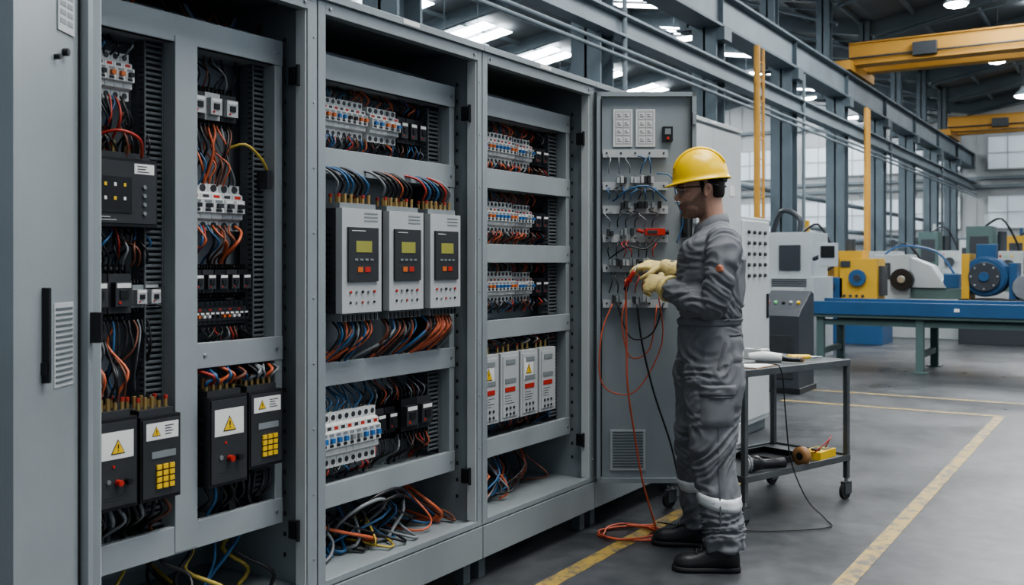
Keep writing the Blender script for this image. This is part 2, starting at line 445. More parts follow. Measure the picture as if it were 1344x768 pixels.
C1 = shell('electrical_cabinet', 1.60, 2.494, 1.665, 2.448)
C2 = shell('electrical_cabinet', 2.496, 3.489, 2.535, 3.455)
C3 = shell('electrical_cabinet', 3.491, 4.506, 3.53, 4.466)
C4 = shell('electrical_cabinet', 4.508, 5.598, 0, 0, False)
C5 = shell('electrical_cabinet', 5.60, 6.70, 0, 0, False, CABL)

def rack(par, y0, y1, rails, posts=(), ducts=()):
    b = B()
    b.box(XP-.012, XP, y0, y1, .50, 2.16, BACKP)
    b.box(XR-.06, XR, y1-.035, y1, .47, 2.10, RAIL); b.box(XR-.06, XR, y0, y0+.035, .47, 2.10, RAIL)
    for (ya, yb, z0, z1) in rails:
        b.box(XR-.02, XR+.003, ya, yb, z0, z1, RAIL); b.box(XR-.14, XR-.0, ya, yb, z0, z0+.012, RAIL)
        duct_h(b, ya+.01, yb-.01, z0+.03, z1-.012, XR-.022)
        for yy in (ya+.03, yb-.03): b.cyl((XR, yy, (z0+z1)/2), (XR+.007, yy, (z0+z1)/2), .006, STEEL, 8)
    for (ya, yb, z0, z1) in posts: b.box(XR-.05, XR+.006, ya, yb, z0, z1, RAIL)
    for (ya, yb, z0, z1) in ducts: duct_v(b, ya, yb, z0, z1)
    b.build('mounting_rack', .002, parent=par)
rack(C1, 1.63, 2.45, [(1.63, 2.45, 2.02, 2.105), (2.085, 2.45, 1.02, 1.10), (1.63, 2.45, .465, .55)],
     posts=[(2.00, 2.085, .47, 2.04)], ducts=[(1.93, 2.0, .55, 2.02), (2.36, 2.435, 1.10, 2.02), (2.36, 2.435, .56, 1.02)])
rack(C2, 2.54, 3.455, [(2.54, 3.455, 2.01, 2.10), (2.54, 3.455, 1.67, 1.765), (2.54, 3.455, .905, .99), (2.54, 3.455, .465, .55)],
     ducts=[(3.33, 3.41, 1.77, 2.0), (3.33, 3.41, 1.0, 1.67), (3.33, 3.41, .56, .90)])
rack(C3, 3.535, 4.465, [(3.535, 4.465, 2.01, 2.10), (3.535, 4.465, 1.685, 1.775), (3.535, 4.465, 1.35, 1.435), (3.535, 4.465, 1.005, 1.09), (3.535, 4.465, .475, .56)],
     ducts=[(4.33, 4.42, 1.78, 2.0), (4.33, 4.42, 1.44, 1.68), (4.33, 4.42, 1.09, 1.35), (4.33, 4.42, .57, 1.0)])

def warn(b, x, y, z, s):
    b.prism([(y-s, z-s*.85), (y+s, z-s*.85), (y, z+s*.95)], 'x', x, x+.0012, BLK)
    b.prism([(y-s*.85, z-s*.74), (y+s*.85, z-s*.74), (y, z+s*.76)], 'x', x+.0012, x+.002, YEL)
    b.box(x+.002, x+.0026, y-s*.09, y+s*.09, z-s*.2, z+s*.35, BLK); b.box(x+.002, x+.0026, y-s*.09, y+s*.09, z-s*.5, z-s*.35, BLK)
def txt(b, x, y0, y1, z1, n, dz=.008, m=BLK2):
    for i in range(n):
        b.box(x, x+.0008, y0, y0+(y1-y0)*R(.55, 1), z1-i*dz-.0025, z1-i*dz, m)
def breakers(name, y0, y1, z0, z1, n, body=WHT, tog=(BLUEP, ORP), xb=XP, dep=.085):
    b = B(); w = (y1-y0)/n; h = z1-z0
    b.box(xb, xb+.02, y0-.02, y1+.02, z0+h*.42, z0+h*.58, STEEL)
    for i in range(n):
        a, c = y0+i*w+.0008, y0+(i+1)*w-.0008
        bd = body if not isinstance(body, (list, tuple)) else body[(i//3) % len(body)]
        X1 = xb+dep
        prof = [(xb+.01, z0), (X1-.028, z0), (X1-.028, z0+h*.2), (X1-.012, z0+h*.25), (X1-.012, z0+h*.36), (X1, z0+h*.38), (X1, z0+h*.66), (X1-.012, z0+h*.68), (X1-.012, z0+h*.78), (X1-.028, z0+h*.82), (X1-.028, z1), (xb+.01, z1)]
        b.prism(prof, 'y', a, c, bd)
        t = tog[(i//2) % len(tog)]
        b.box(X1, X1+.012, a+w*.25, c-w*.25, z0+h*.48, z0+h*.57, t)
        b.box(X1, X1+.001, a+w*.15, c-w*.15, z0+h*.59, z0+h*.645, LABEL if bd is not WHT else GRYP)
        b.box(X1-.0005, X1+.0005, a+w*.2, c-w*.2, z0+h*.40, z0+h*.45, BLK2)
        for zz in (z0+h*.1, z1-h*.09): b.cyl((X1-.029, (a+c)/2, zz), (X1-.026, (a+c)/2, zz), w*.28, BLK2, 8)
        b.box(X1-.012, X1-.0113, a+w*.2, c-w*.2, z0+h*.7, z0+h*.76, BLK2 if i % 2 else REDP)
    return b.build(name)
def contactor(name, y0, y1, z0, z1, m1=BLK2, m2=LGREY, dep=.12, xb=XP, n=2):
    b = B(); w = (y1-y0)/n; h = z1-z0
    b.box(xb, xb+.02, y0-.02, y1+.02, z0+h*.42, z0+h*.58, STEEL)
    for i in range(n):
        a, c = y0+i*w+.002, y0+(i+1)*w-.002; X1 = xb+dep
        b.box(xb+.01, X1-.045, a, c, z0, z1, m1)
        b.box(X1-.045, X1-.02, a, c, z0+h*.16, z1-h*.16, m2 if i % 2 else m1)
        b.box(X1-.02, X1, a+w*.12, c-w*.12, z0+h*.28, z1-h*.3, m2)
        b.box(X1, X1+.004, a+w*.3, c-w*.3, z0+h*.42, z0+h*.56, BLK)
        b.box(X1, X1+.001, a+w*.18, c-w*.18, z0+h*.6, z0+h*.68, LABEL)
        b.cyl((X1, a+w*.3, z0+h*.35), (X1+.002, a+w*.3, z0+h*.35), w*.06, REDP, 8)
        for j in range(4):
            yy = a+(j+.5)*(c-a)/4
            for zz in (z0+h*.07, z1-h*.07): b.cyl((X1-.046, yy, zz), (X1-.040, yy, zz), w*.085, STEEL, 8)
            b.box(X1-.045, X1-.03, yy-.001, yy+.001, z0, z0+h*.16, BLK); b.box(X1-.045, X1-.03, yy-.001, yy+.001, z1-h*.16, z1, BLK)
    return b.build(name, .0015)
def terminals(b, y0, y1, z, x, n, up=True, m=GOLD):
    for i in range(n):
        y = y0+(i+.5)*(y1-y0)/n
        s = 1 if up else -1
        b.cyl((x, y, z), (x, y, z+s*.022), .006, m, 8); b.cyl((x, y, z+s*.022), (x, y, z+s*.034), .0065, (W_RED, m, m, BLK)[i % 4], 8)
def blackbox(name, y0, y1, z0, z1, xf, style):
    b = B(); h = z1-z0; w = y1-y0
    b.box(XP, xf, y0, y1, z0, z1, BLK); b.box(xf, xf+.004, y0+.006, y1-.006, z0+.01, z1-.01, BLK2)
    b.box(XP+.05, xf-.02, y0+.01, y1-.01, z1, z1+.018, BLK2)
    X = xf+.004
    terminals(b, y0+.01, y1-.01, z1+.018, xf-.04, 5); terminals(b, y0+.01, y1-.01, z1+.018, xf-.09, 5)
    for i in range(5): b.box(XP+.03, xf-.03, y0-.001, y0, z0+h*(.2+i*.13), z0+h*(.25+i*.13), BLK2)
    if style == 'warn':
        b.box(X, X+.001, y0+w*.12, y1-w*.12, z0+h*.56, z0+h*.86, LABEL)
        warn(b, X+.001, (y0+y1)/2, z0+h*.69, w*.17)
        for k2 in range(2):
            b.cyl((X, y0+w*(.5+.22*k2), z0+h*.3), (X+.018, y0+w*(.5+.22*k2), z0+h*.3), w*.065, REDP if k2 == 0 else BLK, 12)
        b.cyl((X, y0+w*.28, z0+h*.32), (X+.004, y0+w*.28, z0+h*.32), w*.05, STEEL, 10)
        b.cyl((X, y0+w*.4, z0+h*.48), (X+.003, y0+w*.4, z0+h*.48), w*.03, REDP, 10)
        txt(b, X, y0+w*.2, y1-w*.2, z0+h*.16, 2)
    elif style == 'keys':
        b.box(X, X+.001, y0+w*.12, y1-w*.08, z0+h*.72, z0+h*.92, LABEL); warn(b, X+.001, y0+w*.36, z0+h*.82, w*.11)
        txt(b, X+.001, y0+w*.58, y1-w*.14, z0+h*.88, 4)
        for i in range(3):
            for j in range(4):
                b.box(X, X+.006, y0+w*(.36+i*.16), y0+w*(.48+i*.16), z0+h*(.14+j*.075), z0+h*(.195+j*.075), YEL)
        b.box(X, X+.002, y0+w*.25, y1-w*.15, z0+h*.50, z0+h*.58, GRYP)
    else:
        b.box(X, X+.001, y1-w*.34, y1-w*.06, z0+h*.78, z0+h*.93, LABEL); txt(b, X+.001, y1-w*.3, y1-w*.1, z0+h*.9, 3)
        b.box(X, X+.003, y0+w*.16, y0+w*.62, z0+h*.2, z0+h*.72, BLK)
        for i in range(3):
            for j in range(2): b.box(X+.003, X+.005, y0+w*(.24+i*.13), y0+w*(.275+i*.13), z0+h*(.38+j*.2), z0+h*(.43+j*.2), YEL if (i+j) % 2 else LABEL)
        txt(b, X, y0+w*.1, y0+w*.5, z0+h*.14, 2, m=LGREY)
        for k2 in range(4): b.cyl((X, y1-w*.2, z0+h*(.2+.13*k2)), (X+.005, y1-w*.2, z0+h*(.2+.13*k2)), .006, GRYP, 8)
    return b.build(name, .0025)
def drive(name, y0, y1, z0, z1, xf, small=False):
    b = B(); h = z1-z0; w = y1-y0
    b.box(XP, xf-.03, y0, y1, z0, z1, GRYP if small else BLK2)
    b.box(xf-.03, xf, y0, y1, z0+.0, z1, LGREY)
    b.box(XP+.03, xf-.03, y0-.0015, y0, z0+h*.1, z1-h*.1, BLK2 if not small else GRYP)
    for i in range(12): b.box(XP+.04, xf-.05, y0-.003, y0-.001, z0+h*(.14+i*.06), z0+h*(.16+i*.06), BLK)
    if not small:
        b.box(xf, xf+.008, y0+w*.12, y1-w*.12, z0+h*.30, z1-h*.18, BLK2)
        b.box(xf+.008, xf+.0095, y0+w*.30, y1-w*.30, z0+h*.58, z0+h*.69, LCD)
        for i in range(4): b.box(xf+.008, xf+.011, y0+w*(.26+i*.13), y0+w*(.34+i*.13), z0+h*.50, z0+h*.52, GRYP)
        b.box(xf+.008, xf+.010, y0+w*.34, y0+w*.47, z0+h*.39, z0+h*.44, ORP); b.box(xf+.008, xf+.010, y0+w*.52, y0+w*.66, z0+h*.39, z0+h*.44, REDP)
        txt(b, xf+.008, y0+w*.2, y0+w*.55, z1-h*.21, 1, m=LABEL)
        for i in range(5): b.cyl((xf, y0+w*(.2+i*.15), z0+h*.2), (xf+.006, y0+w*(.2+i*.15), z0+h*.2), .005, (REDP, GRYP, BLK, GRYP, REDP)[i], 8)
        for i in range(5): b.cyl((xf, y0+w*(.2+i*.15), z0+h*.1), (xf+.004, y0+w*(.2+i*.15), z0+h*.1), .0045, (BLK, STEEL, REDP, STEEL, BLK)[i], 8)
        for i in range(3): b.box(xf, xf+.001, y0+w*.55, y1-w*.1, z1-h*(.05+i*.035), z1-h*(.035+i*.035), GRYP)
        b.box(xf-.10, xf-.02, y0+.01, y1-.01, z1, z1+.02, GRYP)
        terminals(b, y0+.01, y1-.01, z1+.02, xf-.04, 6); terminals(b, y0+.01, y1-.01, z1+.02, xf-.08, 6)
        b.box(xf-.10, xf-.01, y0+.008, y1-.008, z0-.03, z0, GRYP)
        for i in range(8): b.box(xf-.011, xf-.004, y0+.012+i*(w-.02)/8, y0+.026+i*(w-.02)/8, z0-.028, z0-.006, BLK)
    else:
        b.box(xf, xf+.004, y0+w*.1, y1-w*.1, z0+h*.05, z1-h*.05, LGREY)
        b.box(xf+.004, xf+.006, y0+w*.2, y1-w*.25, z0+h*.42, z0+h*.49, REDP)
        txt(b, xf+.004, y0+w*.2, y1-w*.25, z0+h*.37, 4, .012)
        for j in range(2):
            for q in range(3): b.cyl((xf+.004, y0+w*(.28+.2*q), z0+h*(.09+.09*j)), (xf+.008, y0+w*(.28+.2*q), z0+h*(.09+.09*j)), .007, BLK2, 8)
        b.box(xf+.004, xf+.007, y0+w*.25, y1-w*.25, z1-h*.17, z1-h*.10, GRYP)
        b.box(xf+.004, xf+.006, y0+w*.2, y1-w*.2, z0+h*.55, z0+h*.62, GRYP)
        terminals(b, y0+.01, y1-.01, z1, xf-.04, 3)
    return b.build(name, .0025)

breakers('circuit_breaker_bank', 1.74, 1.895, 1.83, 1.97, 5, xb=XP+.03, tog=(BLK, ORP))
blackbox('power_supply_module', 1.71, 1.955, 1.455, 1.655, -2.50, 'led')
contactor('contactor_bank', 1.72, 1.88, 1.175, 1.345, BLK, BLK2, n=2, dep=.14)
contactor('auxiliary_relay', 1.885, 1.985, 1.20, 1.30, GRYP, LGREY, n=2, dep=.13)
blackbox('control_module', 1.69, 1.825, .66, .915, -2.42, 'warn')
blackbox('keypad_module', 1.835, 1.975, .66, .905, -2.42, 'keys')
contactor('contactor_bank', 2.10, 2.30, 1.79, 1.92, BLK2, LGREY, n=3, dep=.12)
breakers('circuit_breaker_bank', 2.10, 2.32, 1.455, 1.605, 5, body=[WHT, LGREY], tog=(BLK, BLK2), dep=.12)
contactor('contactor_bank', 2.10, 2.345, 1.235, 1.345, BLK, BLK2, n=5, dep=.13)
breakers('terminal_breaker_row', 2.10, 2.345, 1.125, 1.225, 12, body=BLK2, tog=(ORP, WHT, BLK), dep=.11)
blackbox('control_module', 2.10, 2.255, .65, .93, -2.44, 'warn')
blackbox('keypad_module', 2.262, 2.41, .68, .93, -2.44, 'keys')
breakers('circuit_breaker_bank', 2.70, 2.94, 1.82, 1.965, 8, dep=.12, tog=(ORP, BLUEP, BLK))
breakers('circuit_breaker_bank', 2.955, 3.13, 1.82, 1.955, 5, body=[WHT, LGREY], dep=.13)
contactor('contactor_bank', 3.14, 3.32, 1.81, 1.965, BLK, BLK2, n=3, dep=.12)
drive('motor_drive', 2.645, 2.86, 1.17, 1.545, -2.385)
drive('motor_drive', 2.905, 3.115, 1.17, 1.545, -2.385)
drive('motor_drive', 3.16, 3.365, 1.17, 1.545, -2.385)
breakers('circuit_breaker_bank', 2.64, 2.97, .60, .80, 9, dep=.16, tog=(BLUEP, BLUEP, GRYP))
contactor('contactor_bank', 2.98, 3.12, .65, .80, BLK2, BLK, n=2, dep=.13)
contactor('contactor_bank', 3.13, 3.33, .64, .83, BLK, BLK2, n=2, dep=.15)
for z in (1.81, 1.49, 1.165):
    breakers('circuit_breaker_bank', 3.64, 4.02, z, z+.145, 12, tog=(BLUEP, BLUEP, ORP), dep=.12)
    breakers('circuit_breaker_bank', 4.03, 4.18, z, z+.14, 5, body=[LGREY, WHT], dep=.12, tog=(BLUEP, GRYP))
    contactor('contactor_bank', 4.19, 4.33, z+.0, z+.13, BLK, BLK2, n=2, dep=.12)
for i in range(4):
    drive('soft_starter', 3.63+i*.172, 3.63+i*.172+.155, .625, .935, -2.47, True)
b = B(); b.box(-2.466, -2.465, 3.65, 3.74, .80, .90, LABEL); warn(b, -2.465, 3.695, .848, .03)
b.box(-2.466, -2.465, 4.0, 4.08, .80, .9, LABEL); warn(b, -2.465, 4.04, .848, .026); b.build('warning_label')

# wiring
WC = [W_BLK, W_BLK, W_BLK, W_BLK, W_RED, W_OR, W_BLU, W_BLU, W_BLK, W_GRY, W_BRN]
def wire(b, p0, p1, bow, m, r, dy=.02):
    x0, y0, z0 = p0; x1, y1, z1 = p1
    dz = z1-z0
    b.tube([(x0, y0, z0), (x0+bow*.6, y0+R(-.006, .006), z0+dz*.15), (x0+bow, y0+(y1-y0)*.35+R(-dy, dy), z0+dz*.42), (x1+bow*.5, y0+(y1-y0)*.75+R(-dy, dy), z0+dz*.75), (x1, y1, z1)], r, m, 6, 4)
def wires(b, y0, y1, z0, z1, n, x=-2.55, xb=-2.58, cols=WC, r=.0034, spread=.05, bow=.03):
    for i in range(n):
        y = y0+(i+.5)*(y1-y0)/n
        m = random.choice(cols)
        if random.random() < .22: m = random.choice([W_BLK, W_BLK, W_BRN, W_GRY])
        wire(b, (x+R(-.006, .006), y, z0), (xb+R(-.02, .02), y+R(-spread, spread), z1), R(.2, 1)*bow, m, r*R(.8, 1.15))
b = B()
wires(b, 1.75, 1.88, 1.84, 1.66, 10, bow=.05, cols=[W_BLK, W_RED, W_BLK, W_BLU]); wires(b, 1.75, 1.89, 1.96, 2.03, 6)
wires(b, 1.72, 1.95, 1.655, 1.80, 9, x=-2.53, bow=.02, cols=[W_BLK, W_RED, W_OR, W_BLK]); wires(b, 1.73, 1.94, 1.46, 1.33, 11, cols=[W_RED, W_BRN, W_BLK, W_BLU, W_BLK])
wires(b, 1.73, 1.95, 1.34, 1.47, 9, x=-2.54); wires(b, 1.73, 1.95, 1.18, .96, 13, x=-2.53, cols=[W_RED, W_OR, W_BLK, W_BLK, W_BLU, W_BRN], bow=.03, spread=.08)
wires(b, 1.71, 1.82, .95, 1.16, 7, x=-2.47, xb=-2.55, cols=[W_RED, W_OR, W_BRN, W_BLK], r=.0045, spread=.04)
wires(b, 1.72, 1.96, .67, .53, 12, x=-2.47, xb=-2.53, r=.006, bow=.02, cols=[W_BLK, W_BLK, W_GRY, W_BLU])
wires(b, 2.11, 2.29, 1.91, 2.03, 8); wires(b, 2.11, 2.29, 1.80, 1.60, 11, x=-2.56, r=.0045, bow=.04, cols=[W_RED, W_OR, W_BLK, W_BLK, W_BLU, W_BRN])
wires(b, 2.11, 2.31, 1.60, 1.76, 8); wires(b, 2.11, 2.31, 1.47, 1.33, 14, x=-2.54, bow=.05, r=.0045, cols=[W_RED, W_OR, W_BLK, W_BLK, W_BLU, W_BRN])
wires(b, 2.10, 2.34, 1.14, 1.06, 16, x=-2.54, bow=.01)
wires(b, 2.11, 2.24, .965, 1.04, 7, x=-2.48, xb=-2.52, r=.0055, cols=[W_RED, W_OR, W_BLU, W_BLK]); wires(b, 2.27, 2.40, .965, 1.04, 7, x=-2.48, xb=-2.52, r=.0055, cols=[W_BLU, W_GRY, W_OR])
wires(b, 2.11, 2.40, .66, .52, 10, x=-2.48, xb=-2.52, r=.0065, bow=.01, cols=[W_BLK, W_BLK, W_BLU, W_BLK])
b.box(-2.52, -2.49, 2.225, 2.25, .50, .66, BLK)
b.tube([(-2.55, 2.26, 1.72), (-2.50, 2.30, 1.74), (-2.49, 2.36, 1.70), (-2.50, 2.40, 1.66)], .005, W_YEL, 8); b.box(-2.53, -2.48, 2.38, 2.40, 1.60, 1.66, BLK2)
b.tube([(-2.56, 1.75, 1.70), (-2.48, 1.80, 1.73), (-2.47, 1.87, 1.71), (-2.50, 1.90, 1.66)], .005, W_RED, 8)
for i in range(16):
    y = R(1.7, 2.42); wire(b, (R(-2.7, -2.55), y, .46), (R(-2.6, -2.45), y+R(-.12, .12), .255), R(-.02, .05), random.choice([W_BLK, W_BLK, W_BLK, W_GRY, W_YEL, W_BLU]), R(.004, .008), .05)
for i in range(8):
    y = R(1.7, 2.3); b.tube([(-2.62, y, 2.19), (-2.60, y+.05, 2.12), (-2.58, y+.14, 2.12), (-2.6, y+.2, 2.18)], .005, random.choice(WC+[W_YEL]), 6)
b.build('wiring', parent=C1)
b = B()
wires(b, 2.70, 2.94, 1.96, 2.03, 14, x=-2.56, cols=[W_OR, W_BLK, W_BRN, W_BLU, W_BLK]); wires(b, 2.95, 3.32, 1.95, 2.03, 18, x=-2.56, cols=[W_OR, W_BLK, W_BLU, W_BLK])
wires(b, 2.70, 2.94, 1.83, 1.74, 18, x=-2.55, bow=.02, cols=[W_OR, W_RED, W_BLK, W_BLU]); wires(b, 2.95, 3.32, 1.83, 1.74, 22, x=-2.55, bow=.02, cols=[W_OR, W_BLK, W_BLU, W_BLK])
for ya in (2.645, 2.905, 3.16):
    for i in range(7):
        y = ya+.02+i*.027; m = random.choice([W_BLK, W_RED, W_OR, W_BLU, W_BLK, W_BLU, W_GRY])
        b.tube([(-2.44, y, 1.60), (-2.42, y-.005, 1.64), (-2.45, y-.03-R(0, .03), 1.685), (-2.52, y-.06-R(0, .05), 1.70), (-2.60, y-.09, 1.68)], R(.004, .006), m, 7)
    for i in range(14):
        y = ya+.012+i*.0135; m = random.choice([W_BLK, W_BLK, W_BLK, W_BLK, W_BRN, W_OR, W_BLU, W_BLU, W_GRY])
        e = R(-.14, -.0)
        b.tube([(-2.42+R(-.03, 0), y, 1.145), (-2.41, y+R(-.01, .01), 1.10), (-2.43, y+e*.4, 1.05), (-2.50, y+e, .99+R(-.02, .01)), (-2.58, y+e*1.3, .93)], R(.004, .007), m, 7)
wires(b, 2.65, 2.96, .79, .91, 16, x=-2.54, bow=.03, cols=[W_BLU, W_BLU, W_BLK, W_BLK, W_RED]); wires(b, 2.98, 3.32, .79, .91, 14, x=-2.54, bow=.03)
wires(b, 2.65, 2.96, .61, .53, 16, x=-2.52, bow=.02, cols=[W_BLU, W_BLK, W_BLK, W_RED, W_GRY]); wires(b, 2.98, 3.32, .65, .53, 16, x=-2.53, bow=.02)
for i in range(24):
    y = R(2.6, 3.3); m = random.choice([W_BLK, W_BLK, W_BLK, W_BLK, W_GRY, W_OR, W_BLU, W_BLU, W_YEL, W_BRN]); y2 = y+R(-.25, .25)
    y2 = min(max(y2, 2.56), 3.42); y3 = min(max(y2+R(-.25, .25), 2.56), 3.42)
    b.tube([(R(-2.75, -2.6), y, .47), (R(-2.62, -2.5), y+R(-.04, .04), .38), (R(-2.6, -2.46), y2, .27+R(0, .04)), (R(-2.7, -2.42), (y2+y3)/2, .262), (R(-2.8, -2.6), y3, .30)], R(.004, .008), m, 8)
for cy, rr in ((3.02, .13), (2.93, .10), (3.05, .09)):
    b.tube([(-2.55+.08*math.sin(a*.7), cy+rr*math.cos(a*.7)*1.2, .37+rr*math.sin(a*.7)*.75) for a in range(10)], .007, W_BLK if rr != .10 else W_GRY, 8)
b.build('wiring', parent=C2)
b = B()
for z in (1.81, 1.49, 1.165):
    wires(b, 3.63, 4.32, z+.135, z+.215, 36, x=-2.56, bow=.025, cols=[W_OR, W_RED, W_BLK, W_BLK, W_BLU, W_BRN], spread=.04)
    wires(b, 3.63, 4.32, z+.01, z-.05, 40, x=-2.55, bow=.02, cols=[W_OR, W_RED, W_BLK, W_BLK, W_BLU, W_BRN], spread=.03)
wires(b, 3.64, 4.32, .96, 1.02, 30, x=-2.52, bow=.03, spread=.03); wires(b, 3.64, 4.32, .625, .54, 30, x=-2.53, bow=.02)
for i in range(20):
    y = R(3.6, 4.3); m = random.choice([W_BLK, W_BLK, W_BLK, W_GRY, W_OR, W_BRN, W_BLU]); y2 = min(max(y+R(-.3, .1), 3.55), 4.42)
    b.tube([(R(-2.75, -2.6), y, .48), (R(-2.6, -2.5), y+R(-.05, .05), .38), (R(-2.6, -2.45), y2, .275+R(0, .03)), (R(-2.7, -2.5), y2-.05, .262)], R(.004, .006), m, 7)
b.build('wiring', parent=C3)

# left open door leaf (folded back)
b = B(frame((XF+.012, 1.62, 0), (.53, -.848)))
LW = .415
b.box(.0, LW, -.03, -.012, .25, 2.215, CAB)
for (a, c) in ((.0, .03), (LW-.03, LW)): b.box(a, c, -.012, .012, .25, 2.215, CAB)
b.box(0, LW, -.012, .012, .25, .28, CAB); b.box(0, LW, -.012, .012, 2.185, 2.215, CAB)
b.box(.034, .038, -.012, -.006, .28, 2.185, BLK)
for i in range(14): b.box(.075, .165, -.010, -.008, 1.05+i*.014, 1.056+i*.014, CABD)
b.box(.068, .172, -.0125, -.010, 1.04, 1.25, LGREY)
b.box(.222, .234, -.012, .006, 1.06, 1.29, BLK); b.box(.215, .240, -.012, .002, 1.08, 1.11, BLK)
b.box(.065, .155, -.012, -.008, 1.93, 2.10, LGREY)
for i in range(6): b.box(.075, .105, -.008, -.007, 1.95+i*.022, 1.963+i*.022, GRYP); b.box(.113, .145, -.008, -.007, 1.95+i*.022, 1.963+i*.022, GRYP)
b.cyl((.12, -.012, 1.88), (.12, .002, 1.88), .010, BLK, 10)
b.cyl((.165, -.012, 1.86), (.165, .002, 1.86), .007, BLK, 10)
b.box(.005, .02, .012, .04, 1.14, 1.22, BLK)
b.build('cabinet_door_leaf', .003, parent=C1)

# right open door leaf with mounted gear
MD = frame((XF+.01, 4.51, 0), (.8447, .5352))
b = B(MD)
DW = .505
b.box(0, DW, .0, .018, .235, 2.215, CAB)
b.box(0, .022, -.03, 0, .235, 2.215, CAB); b.box(DW-.022, DW, -.03, 0, .235, 2.215, CAB)
b.box(0, DW, -.03, 0, .235, .257, CAB); b.box(0, DW, -.03, 0, 2.193, 2.215, CAB)
b.box(DW-.03, DW-.024, -.034, -.028, .27, 2.18, BLK); b.box(.02, .026, -.034, -.028, .27, 2.18, BLK)
for i in range(2):
    x = .085+i*.115
    b.box(x, x+.098, -.012, 0, 1.94, 2.13, WHT)
    b.box(x+.008, x+.090, -.0125, -.012, 1.948, 2.122, LGREY)
    for r_ in range(4):
        for q in range(2):
            xx = x+.016+q*.037; zz = 1.958+r_*.041
            b.box(xx, xx+.029, -.014, -.0125, zz, zz+.030, WHT)
            b.box(xx+.004, xx+.025, -.0145, -.014, zz+.008, zz+.012, BLK2); b.box(xx+.004, xx+.018, -.0145, -.014, zz+.018, zz+.022, BLK2)
b.box(.335, .385, -.03, 0, 1.965, 2.04, BLK); b.box(.345, .375, -.032, -.03, 2.0, 2.03, GRYP); b.cyl((.36, -.03, 1.98), (.36, -.036, 1.98), .008, REDP, 10)
for z in (1.905, 1.74, 1.62, 1.475, 1.325, 1.145):
    b.box(.03, .36, -.035, -.028, z-.022, z+.018, LGREY); b.box(.03, .36, -.03, 0, z-.003, z+.003, LGREY)
    for i in range(5): b.cyl((.05+i*.072, -.035, z), (.05+i*.072, -.038, z), .005, BLK2, 8)
b.box(.07, .25, -.008, 0, .295, .50, LGREY)
for i in range(13): b.box(.082, .238, -.010, -.008, .31+i*.0145, .318+i*.0145, CABD)
for z in (.45, 1.55, 2.05): b.box(DW-.022, DW-.005, -.045, -.03, z, z+.06, STEEL)
b.box(DW-.075, DW-.045, -.03, 0, 1.48, 1.62, BLK); b.box(DW-.07, DW-.05, -.05, -.03, 1.50, 1.52, BLK)
b.box(.40, .46, -.004, 0, 1.66, 1.74, CABL)
b.build('cabinet_door_leaf', .002, parent=C3)
b = B(MD)
for (z, x0, x1, ms) in ((1.765, .10, .30, (LGREY, BLK2, LGREY)), (1.64, .12, .33, (BLK2, GRYP, BLK)), (1.50, .05, .20, (BLK2, BLK, GRYP)), (1.35, .06, .28, (GRYP, BLK2, LGREY)), (1.165, .06, .28, (BLK2, GRYP, LGREY))):
    n = int((x1-x0)/.017)
    for i in range(n):
        if random.random() < .3: continue
        b.box(x0+i*.017, x0+i*.017+.015, -.06-.01*(i % 2), -.03, z-.014, z+.010+.010*R(0, 1.6), ms[(i//2) % 3])
zz = 1.505
b.box(.24, .34, -.075, -.035, zz-.016, zz+.018, REDP); b.box(.25, .30, -.078, -.075, zz-.008, zz+.008, BLK2); b.cyl((.235, -.055, zz), (.20, -.055, zz+.01), .010, REDP, 10); b.cyl((.34, -.055, zz), (.36, -.055, zz), .014, BLK, 10)
b.build('door_terminal_strip', .001, parent=C3)
b = B(MD)
for (za, zb, n, cols) in ((1.80, 1.89, 5, [W_BLU, W_BLU, W_GRY]), (1.67, 1.73, 7, [W_BLU, W_BLK, W_GRY, W_BLU]), (1.53, 1.61, 6, [W_BLK, W_GRY, W_BLU]), (1.38, 1.46, 7, [W_RED, W_BLK, W_BLK]), (1.20, 1.30, 6, [W_RED, W_BLK])):
    for i in range(n):
        x = .06+i*.26/n
        b.tube([(x, -.055, za), (x+R(-.01, .01), -.08, za+(zb-za)*.4), (x+R(-.03, .03), -.07, za+(zb-za)*.8), (x+R(-.02, .02), -.04, zb)], .0030, random.choice(cols), 6)
b.tube([(.30, -.05, 1.80), (.37, -.08, 1.78), (.40, -.07, 1.66), (.43, -.06, 1.56), (.40, -.06, 1.45)], .0035, W_BLU, 6)
b.tube([(.08, -.05, 1.66), (.16, -.10, 1.72), (.26, -.10, 1.73), (.35, -.06, 1.66)], .0045, W_BLU, 6)
b.tube([(.06, -.05, 1.37), (.15, -.10, 1.43), (.24, -.10, 1.42), (.33, -.06, 1.50)], .004, W_BLK, 6)
b.tube([(.14, -.06, 1.15), (.12, -.09, 1.05), (.16, -.09, .88), (.26, -.09, .92), (.30, -.06, 1.14)], .0035, W_LEAD, 6)
b.tube([(.08, -.06, 1.15), (.02, -.09, 1.0), (.01, -.10, .78), (.08, -.10, .70), (.20, -.10, .72), (.32, -.10, .95), (.30, -.12, 1.18)], .0035, W_LEAD, 6)
b.tube([(.20, -.06, 1.14), (.22, -.10, .95), (.28, -.10, .70), (.36, -.12, .45), (.40, -.14, .25), (.44, -.16, .0+.008), (.50, -.22, .008)], .005, W_BLK, 8, 6)
b.tube([(.10, -.06, 1.15), (.16, -.11, .98), (.27, -.11, 1.0), (.33, -.08, 1.15)], .004, W_BLK, 8, 6)
b.build('door_wiring', parent=C3)

